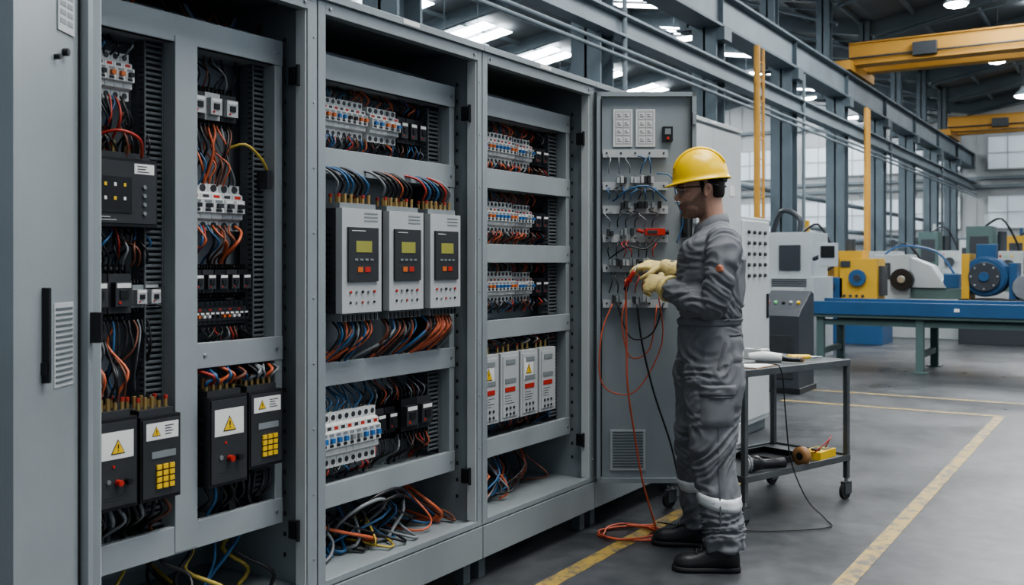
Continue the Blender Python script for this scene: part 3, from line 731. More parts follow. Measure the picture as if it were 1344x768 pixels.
# orange test lead to a coil on the floor
MW = frame((0, 0, 0), (math.cos(TH), math.sin(TH)))
b = B(MW)
pts = [(.545, 4.79, 1.27), (.55, 4.80, 1.15), (.555, 4.82, .95), (.56, 4.82, .75), (.60, 4.86, .50), (.64, 4.88, .28), (.70, 4.92, .08), (.72, 4.95, .012)]
for i in range(34):
    a = i*.62; rr = .145+.02*math.sin(i*1.7)
    pts.append((.585+rr*math.cos(a), 4.93+rr*.9*math.sin(a)+.02*math.sin(i*.9), .008+.0045*(i//10)+.003*math.sin(i)))
pts += [(.72, 5.10, .008), (.74, 5.20, .008)]
b.tube(pts, .0048, W_LEAD, 8, 5)
b.build('orange_extension_cable')

# ---------------------------------------------------------------- tool cart
MC = frame((-1.744, 4.945, 0), (.949, -.316))
b = B(MC)
WX0, L = -.50, .96
for (x, y) in ((0, 0), (0, L-.03), (WX0, 0), (WX0, L-.03)):
    b.box(x, x+.028, y, y+.028, .12, .80, CARTM)
    b.cyl((x+.014, y+.014, .085), (x+.014, y+.014, .13), .012, STEEL, 8)
    b.box(x-.002, x+.004, y-.02, y+.045, .03, .10, CARTM); b.box(x+.024, x+.03, y-.02, y+.045, .03, .10, CARTM); b.box(x-.002, x+.03, y-.02, y+.045, .09, .10, CARTM)
    b.cyl((x+.004, y+.0, .047), (x+.024, y+.0, .047), .047, RUB, 20); b.cyl((x+.0, y+.0, .047), (x+.028, y+.0, .047), .018, STEEL, 12)
def tray(z, lip):
    b.box(WX0, .028, 0, L, z, z+.008, CARTM)
    b.box(WX0, .028, -.003, .003, z-.035+lip, z+lip, CARTM); b.box(WX0, .028, L-.003, L+.003, z-.035+lip, z+lip, CARTM)
    b.box(.025, .031, 0, L, z-.035+lip, z+lip, CARTM); b.box(WX0-.003, WX0+.003, 0, L, z-.035+lip, z+lip, CARTM)
tray(.79, .008); tray(.235, .02)
b.build('tool_cart', .002)
zt = .798
b = B(MC @ Matrix.Translation((-.17, .20, zt)) @ Matrix.Rotation(.2, 4, 'Z')); b.box(-.17, .17, -.13, .13, 0, .004, BROWN); b.box(-.165, .165, -.125, .125, .004, .008, LABEL); b.box(-.04, .04, .10, .125, .008, .018, STEEL); b.build('clipboard')
b = B(MC @ Matrix.Translation((-.15, .46, zt)) @ Matrix.Rotation(.6, 4, 'Z'))
b.limb([(-.12, 0, .026), (-.03, 0, .03), (.06, 0, .026)], [(.024, .024), (.026, .030), (.022, .024)], WHT, 12); b.limb([(.06, 0, .026), (.10, -.01, .02), (.16, -.02, .02)], [.018, .014, .012], BLK, 10)
b.build('heat_gun')
b = B(MC @ Matrix.Translation((-.32, .56, zt))); b.box(-.06, .06, -.04, .04, 0, .06, WHT); b.box(-.03, .03, -.02, .02, .06, .064, GRYP); b.build('label_printer', .004)
b = B(MC @ Matrix.Translation((-.12, .78, zt)) @ Matrix.Rotation(1.0, 4, 'Z'))
b.tube([(-.12, .03, .014), (-.05, .022, .014), (0, .004, .014)], .012, YEL, 8); b.tube([(-.12, -.03, .014), (-.05, -.022, .014), (0, -.004, .014)], .012, YEL, 8); b.limb([(0, 0, .012), (.03, 0, .012), (.08, 0, .012)], [(.012, .006), (.014, .007), (.003, .003)], STEEL, 8, ref=(0, 1, 0)); b.build('pliers')
b = B(MC @ Matrix.Translation((-.05, .62, zt)) @ Matrix.Rotation(.3, 4, 'Z')); b.cyl((-.04, 0, .014), (.0, 0, .014), .014, BROWN, 10); b.cyl((.0, 0, .014), (.07, 0, .014), .003, STEEL, 8); b.build('screwdriver')
zs = .243
b = B(MC @ Matrix.Translation((-.07, .80, zs)) @ Matrix.Rotation(.15, 4, 'Z')); b.box(-.055, .055, -.10, .10, 0, .045, YEL); b.box(-.040, .040, -.0, .085, .045, .048, BLK2); b.box(-.030, .030, .02, .07, .048, .049, LCD); b.cyl((0, -.045, .045), (0, -.045, .055), .026, BLK, 14); b.build('multimeter', .008, seg=3)
b = B(MC @ Matrix.Translation((-.22, .55, zs))); b.box(-.14, .14, -.13, .13, 0, .006, BLK)
for q in (-1, 1): b.box(-.14, .14, q*.128-.003, q*.128+.003, 0, .035, BLK); b.box(q*.138-.003, q*.138+.003, -.13, .13, 0, .035, BLK)
b.build('parts_tray')
b = B(MC @ Matrix.Translation((-.04, .24, zs)) @ Matrix.Rotation(math.radians(70), 4, 'Z'))
b.limb([(-.10, 0, .045), (-.04, 0, .045), (.0, 0, .036), (.13, 0, .036)], [.045, .042, .028, .028], BLK, 16, res=2, smooth=True); b.cyl((-.106, 0, .045), (-.10, 0, .045), .040, LABEL, 16); b.cyl((-.10, 0, .045), (-.088, 0, .045), .047, GRYP, 16); b.build('flashlight')
b = B(MC @ Matrix.Translation((-.0, .53, zs)) ); b.lathe((0, 0, .05), [(.022, -.02), (.05, -.02), (.05, .02), (.022, .02)], BROWN, 20, 'y'); b.cyl((0, -.021, .05), (0, .021, .05), .021, BLK, 14); b.build('tape_roll')
b = B(MC)
b.tube([(-.15, .10, .815), (.02, .22, .82), (.07, .25, .78), (.06, .30, .55), (.05, .36, .30), (.12, .40, .10), (.22, .42, .012), (.32, .30, .008), (.20, .05, .008), (-.05, -.20, .008), (-.30, -.30, .008)], .0035, W_BLK, 8, 6)
b.tube([(-.06, .72, .285), (.0, .66, .30), (.03, .74, .36), (-.03, .86, .36), (-.07, .86, .29)], .0035, W_RED, 8, 5)
b.build('black_power_cord')

# ---------------------------------------------------------------- background machines
b = B(); b.box(-3.1, -2.6, 7.35, 8.05, .08, 1.71, CABL); b.box(-3.08, -2.62, 7.38, 8.02, 0, .08, CABD); b.box(-2.6, -2.585, 7.38, 8.02, .12, 1.68, CABL)
for i in range(4):
    for j in range(5): b.cyl((-2.585, 7.50+i*.13, 1.25+j*.085), (-2.565, 7.50+i*.13, 1.25+j*.085), .016, BLK2 if (i+j) % 4 else BLK, 10)
b.box(-2.585, -2.57, 7.94, 7.97, .9, 1.1, BLK); b.build('pushbutton_control_cabinet', .006)
b = B(); b.prism([(10.2, 0), (10.75, 0), (10.75, 1.02), (10.66, 1.05), (10.28, .86), (10.2, .80)], 'x', -3.42, -2.98, MDRK); b.box(-3.36, -3.04, 10.19, 10.2, .15, .6, BLK2); b.box(-3.44, -2.96, 10.17, 10.78, 0, .06, BLK)
for i in range(5): b.cyl((-3.36+i*.08, 10.40, .92), (-3.36+i*.08, 10.385, .945), .018, (REDP, LED, BLK, LGREY, YEL)[i], 8)
b.build('operator_console', .01)
b = B(); b.box(-4.55, -3.85, 13.9, 14.9, .0, 1.15, MWHT); b.box(-4.5, -3.9, 13.95, 14.8, 1.15, 1.78, MWHT); b.box(-4.35, -4.05, 13.92, 13.95, 1.25, 1.6, MDRK); b.box(-4.42, -3.98, 13.88, 13.9, .3, 1.0, LGREY)
b.cyl((-3.87, 13.95, 1.4), (-3.6, 13.8, 1.5), .03, MDRK, 8); b.box(-3.75, -3.5, 13.75, 13.82, 1.3, 1.62, MWHT); b.box(-3.72, -3.53, 13.74, 13.75, 1.42, 1.58, BLK)
for i in range(4): b.box(-4.45, -3.95, 13.885, 13.9, 1.02+i*.03, 1.035+i*.03, MDRK)
b.tube([(-4.2, 14.4, 1.78), (-4.2, 14.4, 2.0), (-4.5, 14.5, 2.1), (-4.7, 14.6, 1.6)], .04, MDRK, 8); b.build('cnc_machine', .015)
b = B()
b.box(-3.7, 3.0, 12.86, 14.1, .66, .74, MGRN); b.box(-3.75, 3.05, 12.84, 12.92, .70, .86, MBLUE); b.box(-3.75, 3.05, 14.05, 14.12, .70, .86, MBLUE); b.box(-3.7, 3.0, 12.92, 14.05, .74, .79, MBLUE)
for x in (-3.5, -2.3, -.6, 1.1, 2.8):
    for y in (12.95, 13.95): b.box(x-.045, x+.045, y-.045, y+.045, 0, .66, MGRN); b.box(x-.09, x+.09, y-.09, y+.09, 0, .015, MGRN)
    b.box(x-.03, x+.03, 12.95, 13.95, .18, .25, MGRN)
for y in (12.95, 13.95): b.box(-3.5, 2.8, y-.025, y+.025, .56, .63, MGRN)
b.box(-1.9, -1.84, 12.835, 12.84, .76, .80, LABEL); b.build('fabrication_workbench', .006)
b = B(); X, Y = -4.2, 17.4
b.box(X-.6, X+.6, Y-.4, Y+.4, 0, .65, MBLUE); b.box(X-.55, X-.05, Y-.35, Y+.35, .65, 1.10, MBLUE); b.box(X-.1, X+.5, Y-.35, Y+.3, .65, 1.42, MYEL); b.box(X-.3, X+.25, Y-.3, Y+.25, 1.42, 1.55, MYEL)
b.cyl((X+.2, Y-.36, 1.1), (X+.2, Y-.42, 1.1), .14, MBLUE, 18); b.cyl((X+.2, Y-.43, 1.1), (X+.2, Y-.42, 1.1), .06, MDRK, 14); b.cyl((X-.3, Y-.5, .95), (X-.3, Y-.35, .95), .13, MDRK, 16); b.box(X+.5, X+.56, Y-.2, Y+.2, .8, 1.3, MDRK); b.box(X-.5, X-.3, Y-.3, Y+.1, 1.1, 1.35, MYEL)
for q in range(4): b.cyl((X-.02+.1*q, Y-.37, .8), (X-.02+.1*q, Y-.35, .8), .025, MDRK, 8)
b.tube([(X-.2, Y-.35, 1.3), (X-.3, Y-.45, 1.2), (X-.4, Y-.42, 1.0), (X-.35, Y-.4, .8)], .025, BLK, 8)
b.box(X-.6, X-.56, Y-.42, Y-.38, 0, .65, MYEL); b.cyl((X+.0, Y, 1.55), (X, Y, 1.75), .08, MDRK, 12)
b.box(X-.08, X+.08, Y-.37, Y-.35, 1.28, 1.38, MDRK); b.build('hydraulic_press', .02)
b = B(); X, Y = -3.45, 19.3
b.box(X-.75, X+.8, Y-.4, Y+.4, 0, .7, MWHT); b.box(X-.7, X-.1, Y-.35, Y+.35, .7, 1.50, MWHT); b.box(X-.1, X+.75, Y-.2, Y+.3, .7, .9, MGRN); b.prism([(X-.1, .9), (X+.5, .9), (X+.25, 1.3), (X-.1, 1.45)], 'y', Y-.25, Y+.3, MWHT)
b.cyl((X-.2, Y-.52, 1.05), (X-.2, Y-.36, 1.05), .20, BLK, 20); b.cyl((X-.2, Y-.56, 1.05), (X-.2, Y-.5, 1.05), .07, STEEL, 12); b.box(X+.45, X+.7, Y-.2, Y+.2, .9, 1.15, MBLUE)
b.box(X-.62, X-.42, Y-.37, Y-.35, 1.05, 1.35, MDRK); b.cyl((X-.0, Y-.1, 1.0), (X+.45, Y-.1, 1.0), .07, STEEL, 12)
b.tube([(X-.6, Y, 1.5), (X-.3, Y, 1.66), (X+.3, Y, 1.55), (X+.6, Y, 1.15)], .02, MBLUE, 8)
b.build('metal_lathe', .02)
b = B(); X, Y = -2.05, 18.4
b.box(X-.55, X+.6, Y-.4, Y+.4, 0, .75, MDRK); b.cyl((X-.15, Y-.4, 1.12), (X-.15, Y+.35, 1.12), .31, MBLUE, 24)
for i in range(6): b.cyl((X-.15, Y-.35+i*.12, 1.12), (X-.15, Y-.31+i*.12, 1.12), .335, MBLUE, 24)
b.cyl((X-.15, Y-.47, 1.12), (X-.15, Y-.4, 1.12), .24, MDRK, 24); b.cyl((X-.15, Y-.50, 1.12), (X-.15, Y-.47, 1.12), .08, MBLUE, 16); b.box(X-.5, X-.38, Y-.42, Y+.35, .75, 1.5, MYEL); b.box(X+.2, X+.32, Y-.3, Y+.35, .75, 1.35, MBLUE); b.box(X-.3, X+.0, Y-.2, Y+.1, 1.42, 1.66, MBLUE); b.cyl((X+.45, Y-.35, .95), (X+.45, Y+.3, .95), .2, STEEL, 16)
for q in range(8): b.cyl((X-.15+.2*math.cos(q*.785), Y-.48, 1.12+.2*math.sin(q*.785)), (X-.15+.2*math.cos(q*.785), Y-.47, 1.12+.2*math.sin(q*.785)), .02, STEEL, 6)
b.build('electric_motor_unit', .012)
random.seed(21)
nm = ['milling_machine', 'drill_press', 'machine_enclosure', 'storage_cabinet', 'compressor_unit', 'bending_machine']
spots = [(-5.6, 15.5), (-5.6, 20.5), (-4.3, 22.5), (-2.6, 23.5), (-.8, 21.5), (-5.4, 26), (-3.5, 28), (-1.5, 28.5), (.5, 27), (-5.2, 33), (-3, 35), (-.5, 35), (-9.5, 24), (-10, 30), (-11, 37), (-9, 42), (-4, 43), (-1, 44), (-2.0, 31), (-4.2, 38.5), (-1.8, 39), (-12, 26), (-14, 33)]
for q, (X, Y) in enumerate(spots):
    b = B(); c = [MWHT, MBLUE, MWHT, MGRN, MYEL, MWHT][q % 6]; c2 = [MBLUE, MYEL, MDRK, MWHT, MBLUE, MGRN][q % 6]
    h = R(1.4, 2.3); wx = R(.55, .9)
    b.box(X-wx, X+wx, Y-.5, Y+.5, 0, h*.45, c); b.box(X-wx*.8, X-wx*.1, Y-.4, Y+.4, h*.45, h, c); b.box(X-wx*.1, X+wx*.7, Y-.35, Y+.3, h*.45, h*.75, c2)
    b.cyl((X+wx*.3, Y-.45, h*.6), (X+wx*.3, Y-.34, h*.6), .14, MDRK, 14); b.box(X-wx*.7, X-wx*.2, Y-.41, Y-.4, h*.6, h*.9, MDRK); b.box(X-wx*.6, X+wx*.6, Y-.51, Y-.5, .1, h*.35, LGREY)
    b.cyl((X-wx*.3, Y, h), (X-wx*.3, Y, h+.25), .05, c2, 10)
    b.box(X+wx*.75, X+wx*.95, Y-.4, Y-.1, h*.45, h*.8, MWHT)
    b.cyl((X+wx*.1, Y, h*.75), (X+wx*.1, Y, h*.95), .09, MDRK, 12); b.tube([(X-wx*.3, Y-.3, h), (X+.1, Y-.35, h+.15), (X+wx*.5, Y-.3, h*.85), (X+wx*.6, Y-.3, h*.7)], .025, BLK, 6)
    for t in range(3): b.cyl((X+wx*(.1+.15*t), Y-.36, h*.7), (X+wx*(.1+.15*t), Y-.35, h*.7), .025, (REDP, LED, YEL)[t], 8)
    b.build(nm[q % 6], .015)
b = B()
for z in (2.0, 2.3, 3.1): b.cyl((-7.6, 10, z), (-7.6, 51, z), .07, STRUCTL, 8)
b.build('pipe_run')
b = B()
for i in range(12): b.box(-7.75, -7.7, 8+i*3.6, 8+i*3.6+3.5, .1, 1.7, MWHT); b.box(-7.78, -7.66, 7.96+i*3.6, 8.04+i*3.6, 0, 1.8, STRUCTL)
b.build('partition_panels')

# ---------------------------------------------------------------- WORKER
r0, d0 = .90, 4.55
c_, s_ = math.cos(TH), math.sin(TH)
wo = V((r0*c_ - d0*s_, r0*s_ + d0*c_, 0))
MM = frame(wo, (c_, s_))
worker = empty('worker', wo)

def voxelize(ob, vox, it):
    md = ob.modifiers.new('r', 'REMESH'); md.mode = 'VOXEL'; md.voxel_size = vox; md.use_smooth_shade = True
    sm = ob.modifiers.new('s', 'SMOOTH'); sm.iterations = it; sm.factor = .5
    bpy.context.view_layer.update()
    dg = bpy.context.evaluated_depsgraph_get()
    me = bpy.data.meshes.new_from_object(ob.evaluated_get(dg))
    ob.modifiers.clear(); ob.data = me
    for p in me.polygons: p.use_smooth = True
    return ob

YAW = math.radians(18)
fb = (math.cos(YAW), -math.sin(YAW), 0)
b = B(MM)
b.limb([(.0, 0, .84), (.0, 0, .90), (.005, 0, .98), (.0, 0, 1.06), (-.002, 0, 1.09), (.004, .0, 1.13), (.006, .0, 1.20), (.01, 0, 1.29), (.015, .0, 1.39), (.02, .0, 1.455), (.015, .0, 1.50), (.005, 0, 1.53)],
       [(.10, .13), (.138, .175), (.148, .180), (.138, .168), (.128, .160), (.146, .174), (.150, .174), (.152, .178), (.145, .185), (.118, .170), (.085, .115), (.068, .075)], FABRIC, n=40, res=6, ref=fb, fold=.012, fk=3.5)
NL = [(.0, -.085, .94), (.0, -.095, .84), (.0, -.105, .70), (-.005, -.125, .50), (.015, -.155, .30), (.03, -.18, .17), (.035, -.185, .095)]
FL = [(.0, .085, .94), (-.005, .095, .84), (-.01, .11, .70), (-.03, .14, .50), (-.015, .18, .30), (-.0, .20, .17), (.0, .205, .095)]
LR = [(.11, .09), (.138, .108), (.122, .104), (.098, .092), (.092, .088), (.088, .084), (.090, .084)]
b.limb(NL, LR, FABRIC, n=32, res=10, fold=.02, fk=4, ref=(1, 0, 0)); b.limb(FL, LR, FABRIC, n=32, res=10, fold=.02, fk=4, ref=(1, 0, 0), ph=2)
NE, NW = V((-.025, -.225, 1.175)), V((-.195, .04, 1.245))
FE, FW = V((.06, .275, 1.19)), V((-.15, .30, 1.33))
b.limb([(.03, -.09, 1.43), (.03, -.165, 1.44), (.02, -.212, 1.385), (-.002, -.23, 1.28), NE, (-.075, -.165, 1.172), (-.135, -.06, 1.205), NW],
       [.06, .074, .073, .065, .062, .060, .054, .045], FABRIC, n=28, res=8, fold=.035, fk=5)
b.limb([(.03, .09, 1.43), (.04, .175, 1.445), (.045, .215, 1.39), (.06, .25, 1.29), FE, (.0, .29, 1.22), (-.07, .30, 1.27), FW],
       [.06, .076, .074, .066, .062, .060, .053, .045], FABRIC, n=28, res=8, fold=.035, fk=4, ph=1)
cov = b.build('coveralls', parent=worker)
voxelize(cov, .0065, 3)
cov.data.materials.clear(); cov.data.materials.append(FABRIC)
off = cov.location + worker.location
Minv = MM.inverted()
# cloth folds: creases gathered at elbows, waist, crotch, knees and ankles
def g_(z, c, s): return math.exp(-((z-c)/s)**2)
nrm = [v.normal.copy() for v in cov.data.vertices]
for v, nn in zip(cov.data.vertices, nrm):
    p = Minv @ (v.co + off)
    sleeve = p.z > 1.10 and (abs(p.y) > .165 or p.x < -.13)
    w1 = noise.noise(p*4.0)
    if sleeve:
        q = V((p.x*10+w1*3, p.y*8, p.z*22+p.x*14+w1*5)); A = .0085
    else:
        q = V((p.x*6+w1*2, p.y*6, p.z*19+p.x*9*(1 if p.z > .9 else -1)+w1*6))
        A = .003 + .007*g_(p.z, 1.13, .07) + .008*g_(p.z, .86, .09) + .009*g_(p.z, .50, .12) + .011*g_(p.z, .16, .10) + .004*g_(p.z, 1.38, .06)
    r1 = max(-.6, 1-abs(noise.noise(q))*3.0)
    q2 = V((p.x*19+w1*4, p.y*19, p.z*4.5))
    r2 = 1-abs(noise.noise(q2+V((7, 3, 1))))*3.0
    d = A*(r1-.3) + .0038*max(-.6, r2)*(0.6 if sleeve else 1)
    v.co += nn*d
cov.data.update()
lv = [Minv @ (v.co + off) for v in cov.data.vertices]
bvh = BVHTree.FromPolygons(lv, [tuple(p.vertices) for p in cov.data.polygons])

def band(b, c, axis, w, m, rmax=.25, n=40, offs=.004, rows=3):
    c = V(c); ax = V(axis).normalized()
    u = (V((1, 0, 0)) - ax*ax.x).normalized(); q = ax.cross(u)
    vs = []; fs = []
    for i in range(rows+1):
        o = c + ax*(i/rows-.5)*w
        for j in range(n):
            a = 2*math.pi*j/n; d = u*math.cos(a)+q*math.sin(a)
            h = bvh.ray_cast(o, d, rmax)
            rr = h[3] if h[0] else rmax*.4
            e = offs if 0 < i < rows else offs*.6
            vs.append(o + d*(rr+e))
    N = rows+1
    ins = []
    for i in (0, rows):
        o = c + ax*(i/rows-.5)*w
        for j in range(n):
            ins.append(vs[i*n+j] + (o - vs[i*n+j]).normalized()*.012)
    vs += ins
    for i in range(rows):
        for j in range(n):
            k2 = (j+1) % n; fs.append((i*n+j, i*n+k2, (i+1)*n+k2, (i+1)*n+j))
    for j in range(n):
        k2 = (j+1) % n
        fs.append((N*n+j, N*n+k2, k2, j)); fs.append((rows*n+j, rows*n+k2, (N+1)*n+k2, (N+1)*n+j))
    b.add(vs, fs, m, True)
def patch(b, c, d, up, w, h, m, offs=.006, n=8, rnd=False):
    c = V(c); d = V(d).normalized(); up = V(up); up = (up - d*up.dot(d)).normalized(); rt = d.cross(up)
    vs = []; fs = []
    for i in range(n+1):
        for j in range(n+1):
            a, e = (j/n-.5), (i/n-.5)
            if rnd:
                L2 = max(abs(a), abs(e)); Lr = math.hypot(a, e)
                if Lr > 0: a, e = a*L2/Lr, e*L2/Lr
            o = c + rt*a*w + up*e*h
            hh = bvh.ray_cast(o - d*.4, d, .8)
            p = hh[0] if hh[0] else o
            edge = i in (0, n) or j in (0, n)
            vs.append(p - d*(0 if edge else offs))
    for i in range(n):
        for j in range(n):
            fs.append((i*(n+1)+j, i*(n+1)+j+1, (i+1)*(n+1)+j+1, (i+1)*(n+1)+j))
    b.add(vs, fs, m, True)
b = B(MM)
band(b, (.012, -.154, .31), (.1, -.12, 1), .052, REFL, .18); band(b, (-.018, .178, .31), (.06, .12, -1), .052, REFL, .18)
b.build('reflective_stripes', parent=worker)
b = B(MM)
band(b, (.0, 0, 1.085), (0, 0, 1), .032, FABRIC, .25, 56, .006)
patch(b, (.0, -.11, .71), (0, 1, 0), (0, 0, 1), .150, .165, FABRIC, .012); patch(b, (.0, -.11, .79), (0, 1, 0), (0, 0, 1), .160, .05, FABRIC, .018); patch(b, (.0, -.11, .765), (0, 1, 0), (0, 0, 1), .155, .006, FABD, .018)
patch(b, (.02, -.1, .94), (0, 1, 0), (.35, 0, 1), .015, .13, FABD, .004)
patch(b, (.09, -.1, .97), (-.5, .85, 0), (0, 0, 1), .10, .12, FABRIC, .010); patch(b, (.09, -.1, 1.03), (-.5, .85, 0), (0, 0, 1), .10, .008, FABD, .012)
patch(b, (.0, -.1, .45), (0, 1, 0), (0, 0, 1), .007, .62, FABD, .003, 14)
b.build('pockets_and_seams', parent=worker)
b = B(MM)
patch(b, (-.012, -.2, 1.325), (0, 1, 0), (0, 0, 1), .034, .034, BADGE, .004, 8, True)
patch(b, (.10, -.1, 1.44), (-.35, .6, -.5), (0, 0, 1), .085, .040, REFL, .006)
b.build('badge_and_shoulder_patch', parent=worker)
b = B(MM)
vs = []; fs = []; n = 28
for i, (rr, z) in enumerate(((.078, 1.495), (.079, 1.53), (.073, 1.565), (.064, 1.565), (.066, 1.51))):
    for j in range(n):
        a = 2*math.pi*j/n; g = 1+.10*math.cos(a)
        front = max(0, -math.cos(a))
        vs.append((.004+rr*g*math.cos(a)*1.02, rr*math.sin(a)*.98, z - .035*front + .01*math.cos(a)))
for i in range(4):
    for j in range(n): fs.append((i*n+j, i*n+(j+1) % n, (i+1)*n+(j+1) % n, (i+1)*n+j))
b.add(vs, fs, FABRIC, True); b.build('collar', parent=worker)

# head
HC = V((-.028, 0, 1.69))
MH = MM @ Matrix.Translation(HC) @ Matrix.Rotation(math.radians(-8), 4, 'Z') @ Matrix.Rotation(math.radians(-7), 4, 'Y')
b = B(MH)
T = [(-.130, -.088, -.030, .022), (-.120, -.104, .0, .038), (-.100, -.108, .02, .051), (-.082, -.105, .035, .058), (-.066, -.107, .048, .062), (-.045, -.104, .066, .067), (-.02, -.101, .083, .071), (.0, -.093, .090, .072), (.012, -.100, .093, .073),
     (.025, -.106, .095, .0745), (.05, -.103, .096, .075), (.08, -.088, .085, .068), (.105, -.06, .06, .05), (.12, -.02, .02, .018)]
n = 36; vs = []; fs = []
TT = cr(T, 4)
for (z, xf, xb, hw) in TT:
    cx, a = (xf+xb)/2, (xb-xf)/2
    for j in range(n):
        th = 2*math.pi*j/n; cs, sn = math.cos(th), math.sin(th)
        e = .88
        vs.append((cx + a*math.copysign(abs(cs)**e, cs), hw*math.copysign(abs(sn)**e, sn), z))
for i in range(len(TT)-1):
    for j in range(n): fs.append((i*n+j, i*n+(j+1) % n, (i+1)*n+(j+1) % n, (i+1)*n+j))
fs.append(tuple(range(n))[::-1]); fs.append(tuple(range((len(TT)-1)*n, len(TT)*n)))
b.add(vs, fs, SKIN, True)
b.limb([(-.092, 0, .008), (-.106, 0, -.010), (-.120, 0, -.028), (-.117, 0, -.042)], [(.009, .008), (.010, .009), (.013, .011), (.009, .010)], SKIN, n=14, res=5)
for q in (-1, 1):
    b.ball((-.107, q*.010, -.038), .010, .008, .008, SKIN, 10)
    b.limb([(-.099, q*.012, .022), (-.094, q*.032, .024), (-.080, q*.052, .018)], [.009, .010, .007], SKIN, n=10)
    b.limb([(-.090, q*.016, .008), (-.092, q*.031, .011), (-.080, q*.047, .006)], [.004, .0045, .004], SKIN, n=10)
    b.limb([(-.088, q*.018, -.009), (-.089, q*.031, -.011), (-.078, q*.045, -.008)], [.003, .004, .003], SKIN, n=10)
    b.ball((-.072, q*.044, -.024), .024, .022, .020, SKIN, 12)
    b.ball((-.055, q*.046, -.085), .03, .014, .02, SKIN, 12)
    b.limb([(.010, q*.068, -.040), (.002, q*.080, -.036), (.004, q*.084, -.010), (.016, q*.088, .010), (.028, q*.086, .002), (.026, q*.080, -.018), (.014, q*.076, -.036)], [.006, .008, .007, .008, .007, .006, .005], SKIN, n=10, res=4)
    b.ball((.013, q*.074, -.012), .014, .008, .022, SKIN, 12)
b.limb([(-.094, -.026, -.070), (-.108, -.012, -.064), (-.1125, 0, -.065), (-.108, .012, -.064), (-.094, .026, -.070)], [.004, .006, .006, .006, .004], SKIN, n=10)
b.limb([(-.092, -.024, -.075), (-.105, -.012, -.079), (-.109, 0, -.080), (-.105, .012, -.079), (-.092, .024, -.075)], [.004, .006, .0065, .006, .004], SKIN, n=10)
b.ball((-.095, 0, -.109), .018, .022, .016, SKIN, 12)
b.M = MM
b.limb([(.02, 0, 1.48), (.014, 0, 1.55), (.004, 0, 1.61), (-.0, 0, 1.66)], [(.066, .066), (.058, .058), (.058, .056), (.058, .056)], SKIN, n=24, res=4, ref=(1, 0, 0))
hd = b.build('head', parent=worker)
voxelize(hd, .0026, 3)
hd.data.materials.clear(); hd.data.materials.append(SKIN)
oh = hd.location + worker.location; MHi = MH.inverted()
ca = hd.data.color_attributes.new('tint', 'FLOAT_COLOR', 'POINT')
def ss(x, a, b2):
    t = max(0, min(1, (x-a)/(b2-a))); return t*t*(3-2*t)
for i, v in enumerate(hd.data.vertices):
    c = MHi @ (v.co + oh)
    line = -.050 + max(0, c.x+.06)*.75
    if c.x < -.09 and c.z > -.058: line = -.052
    st = ss(line - c.z, -.008, .012) * ss(.012 - c.x, 0, .02) * ss(c.z, -.155, -.130)
    lip = ss(-.101 - c.x, 0, .004)*ss(.026-abs(c.y), 0, .008)*ss(c.z, -.087, -.083)*ss(-.0585-c.z, 0, .004)
    ca.data[i].color = (st, lip, 0, 1)
b = B(MH)
for q in (-1, 1):
    b.ball((-.0765, q*.031, .0), .0125, .0135, .0115, EYEW, 12); b.ball((-.0865, q*.032, -.001), .004, .006, .006, BLK, 10)
    b.limb([(-.107, q*.012, .026), (-.104, q*.030, .031), (-.088, q*.050, .026)], [.003, .0042, .002], HAIR, n=8)
b.build('eyes_and_brows', parent=worker)
b = B(MH)
HT = [(-.052, .02, .085, .045), (-.040, .012, .093, .060), (-.015, .022, .098, .073), (.01, .018, .101, .0775), (.03, -.02, .102, .079), (.06, -.06, .101, .079)]
vs = []; fs = []; n = 30; H2 = cr(HT, 3)
for (z, xf, xb, hw) in H2:
    cx, a = (xf+xb)/2, (xb-xf)/2
    for j in range(n):
        th = 2*math.pi*j/n; vs.append((cx+a*math.cos(th), hw*math.sin(th), z))
for i in range(len(H2)-1):
    for j in range(n): fs.append((i*n+j, i*n+(j+1) % n, (i+1)*n+(j+1) % n, (i+1)*n+j))
fs.append(tuple(range(n))[::-1]); fs.append(tuple(range((len(H2)-1)*n, len(H2)*n)))
b.add(vs, fs, HAIR, True)
for q in (-1, 1): b.limb([(-.006, q*.0735, .03), (-.004, q*.0735, .0), (-.002, q*.0715, -.028)], [(.010, .004), (.009, .004), (.005, .003)], HAIR, n=8, ref=(1, 0, 0))
b.build('hair', parent=worker)
b = B(MH)
for q in (-1, 1):
    b.tube([(-.100, q*.052, .010), (-.085, q*.070, .011), (-.04, q*.080, .008), (.012, q*.084, .004)], .0032, BLK, 8)
b.tube([(-.100, -.054, .014), (-.116, -.03, .018), (-.121, 0, .018), (-.116, .03, .018), (-.100, .054, .014)], .0032, BLK, 8)
vs = []; fs = []
for i in range(5):
    for j in range(13):
        a = (j/12-.5)*2
        z = .016-.040*i/4 + (.010*(1-abs(a))**2 if i == 4 else 0)
        vs.append((-.121+.022*abs(a)**2.2 + .002*i, a*.053, z))
for i in range(4):
    for j in range(12): fs.append((i*13+j, i*13+j+1, (i+1)*13+j+1, (i+1)*13+j))
b.add(vs, fs, GLASS, True)
b.build('safety_glasses', parent=worker)
b = B(MH)
n = 48; vs = []; fs = []
cx, cz = -.004, .040
def ringh(k2, out, dz):
    row = []
    for j in range(n):
        th = 2*math.pi*j/n; cs, sn = math.cos(th), math.sin(th)
        fr = max(0, -cs)
        ph = k2
        rx, ry = .127, .106
        ridge = 1 + .03*math.exp(-(sn*math.cos(ph)*ry/.022)**2)*(math.sin(ph)**.5 if ph > 0 else 0)
        x = (rx*math.cos(ph)**.9*ridge + out*(1+ 3.0*fr**4))*cs; y = (ry*math.cos(ph)**.9 + out)*sn; z = .142*math.sin(ph)*ridge + dz - .007*(fr**3)*(out/.011 if out else 0)
        row.append((cx+x, y, cz+z))
    return row
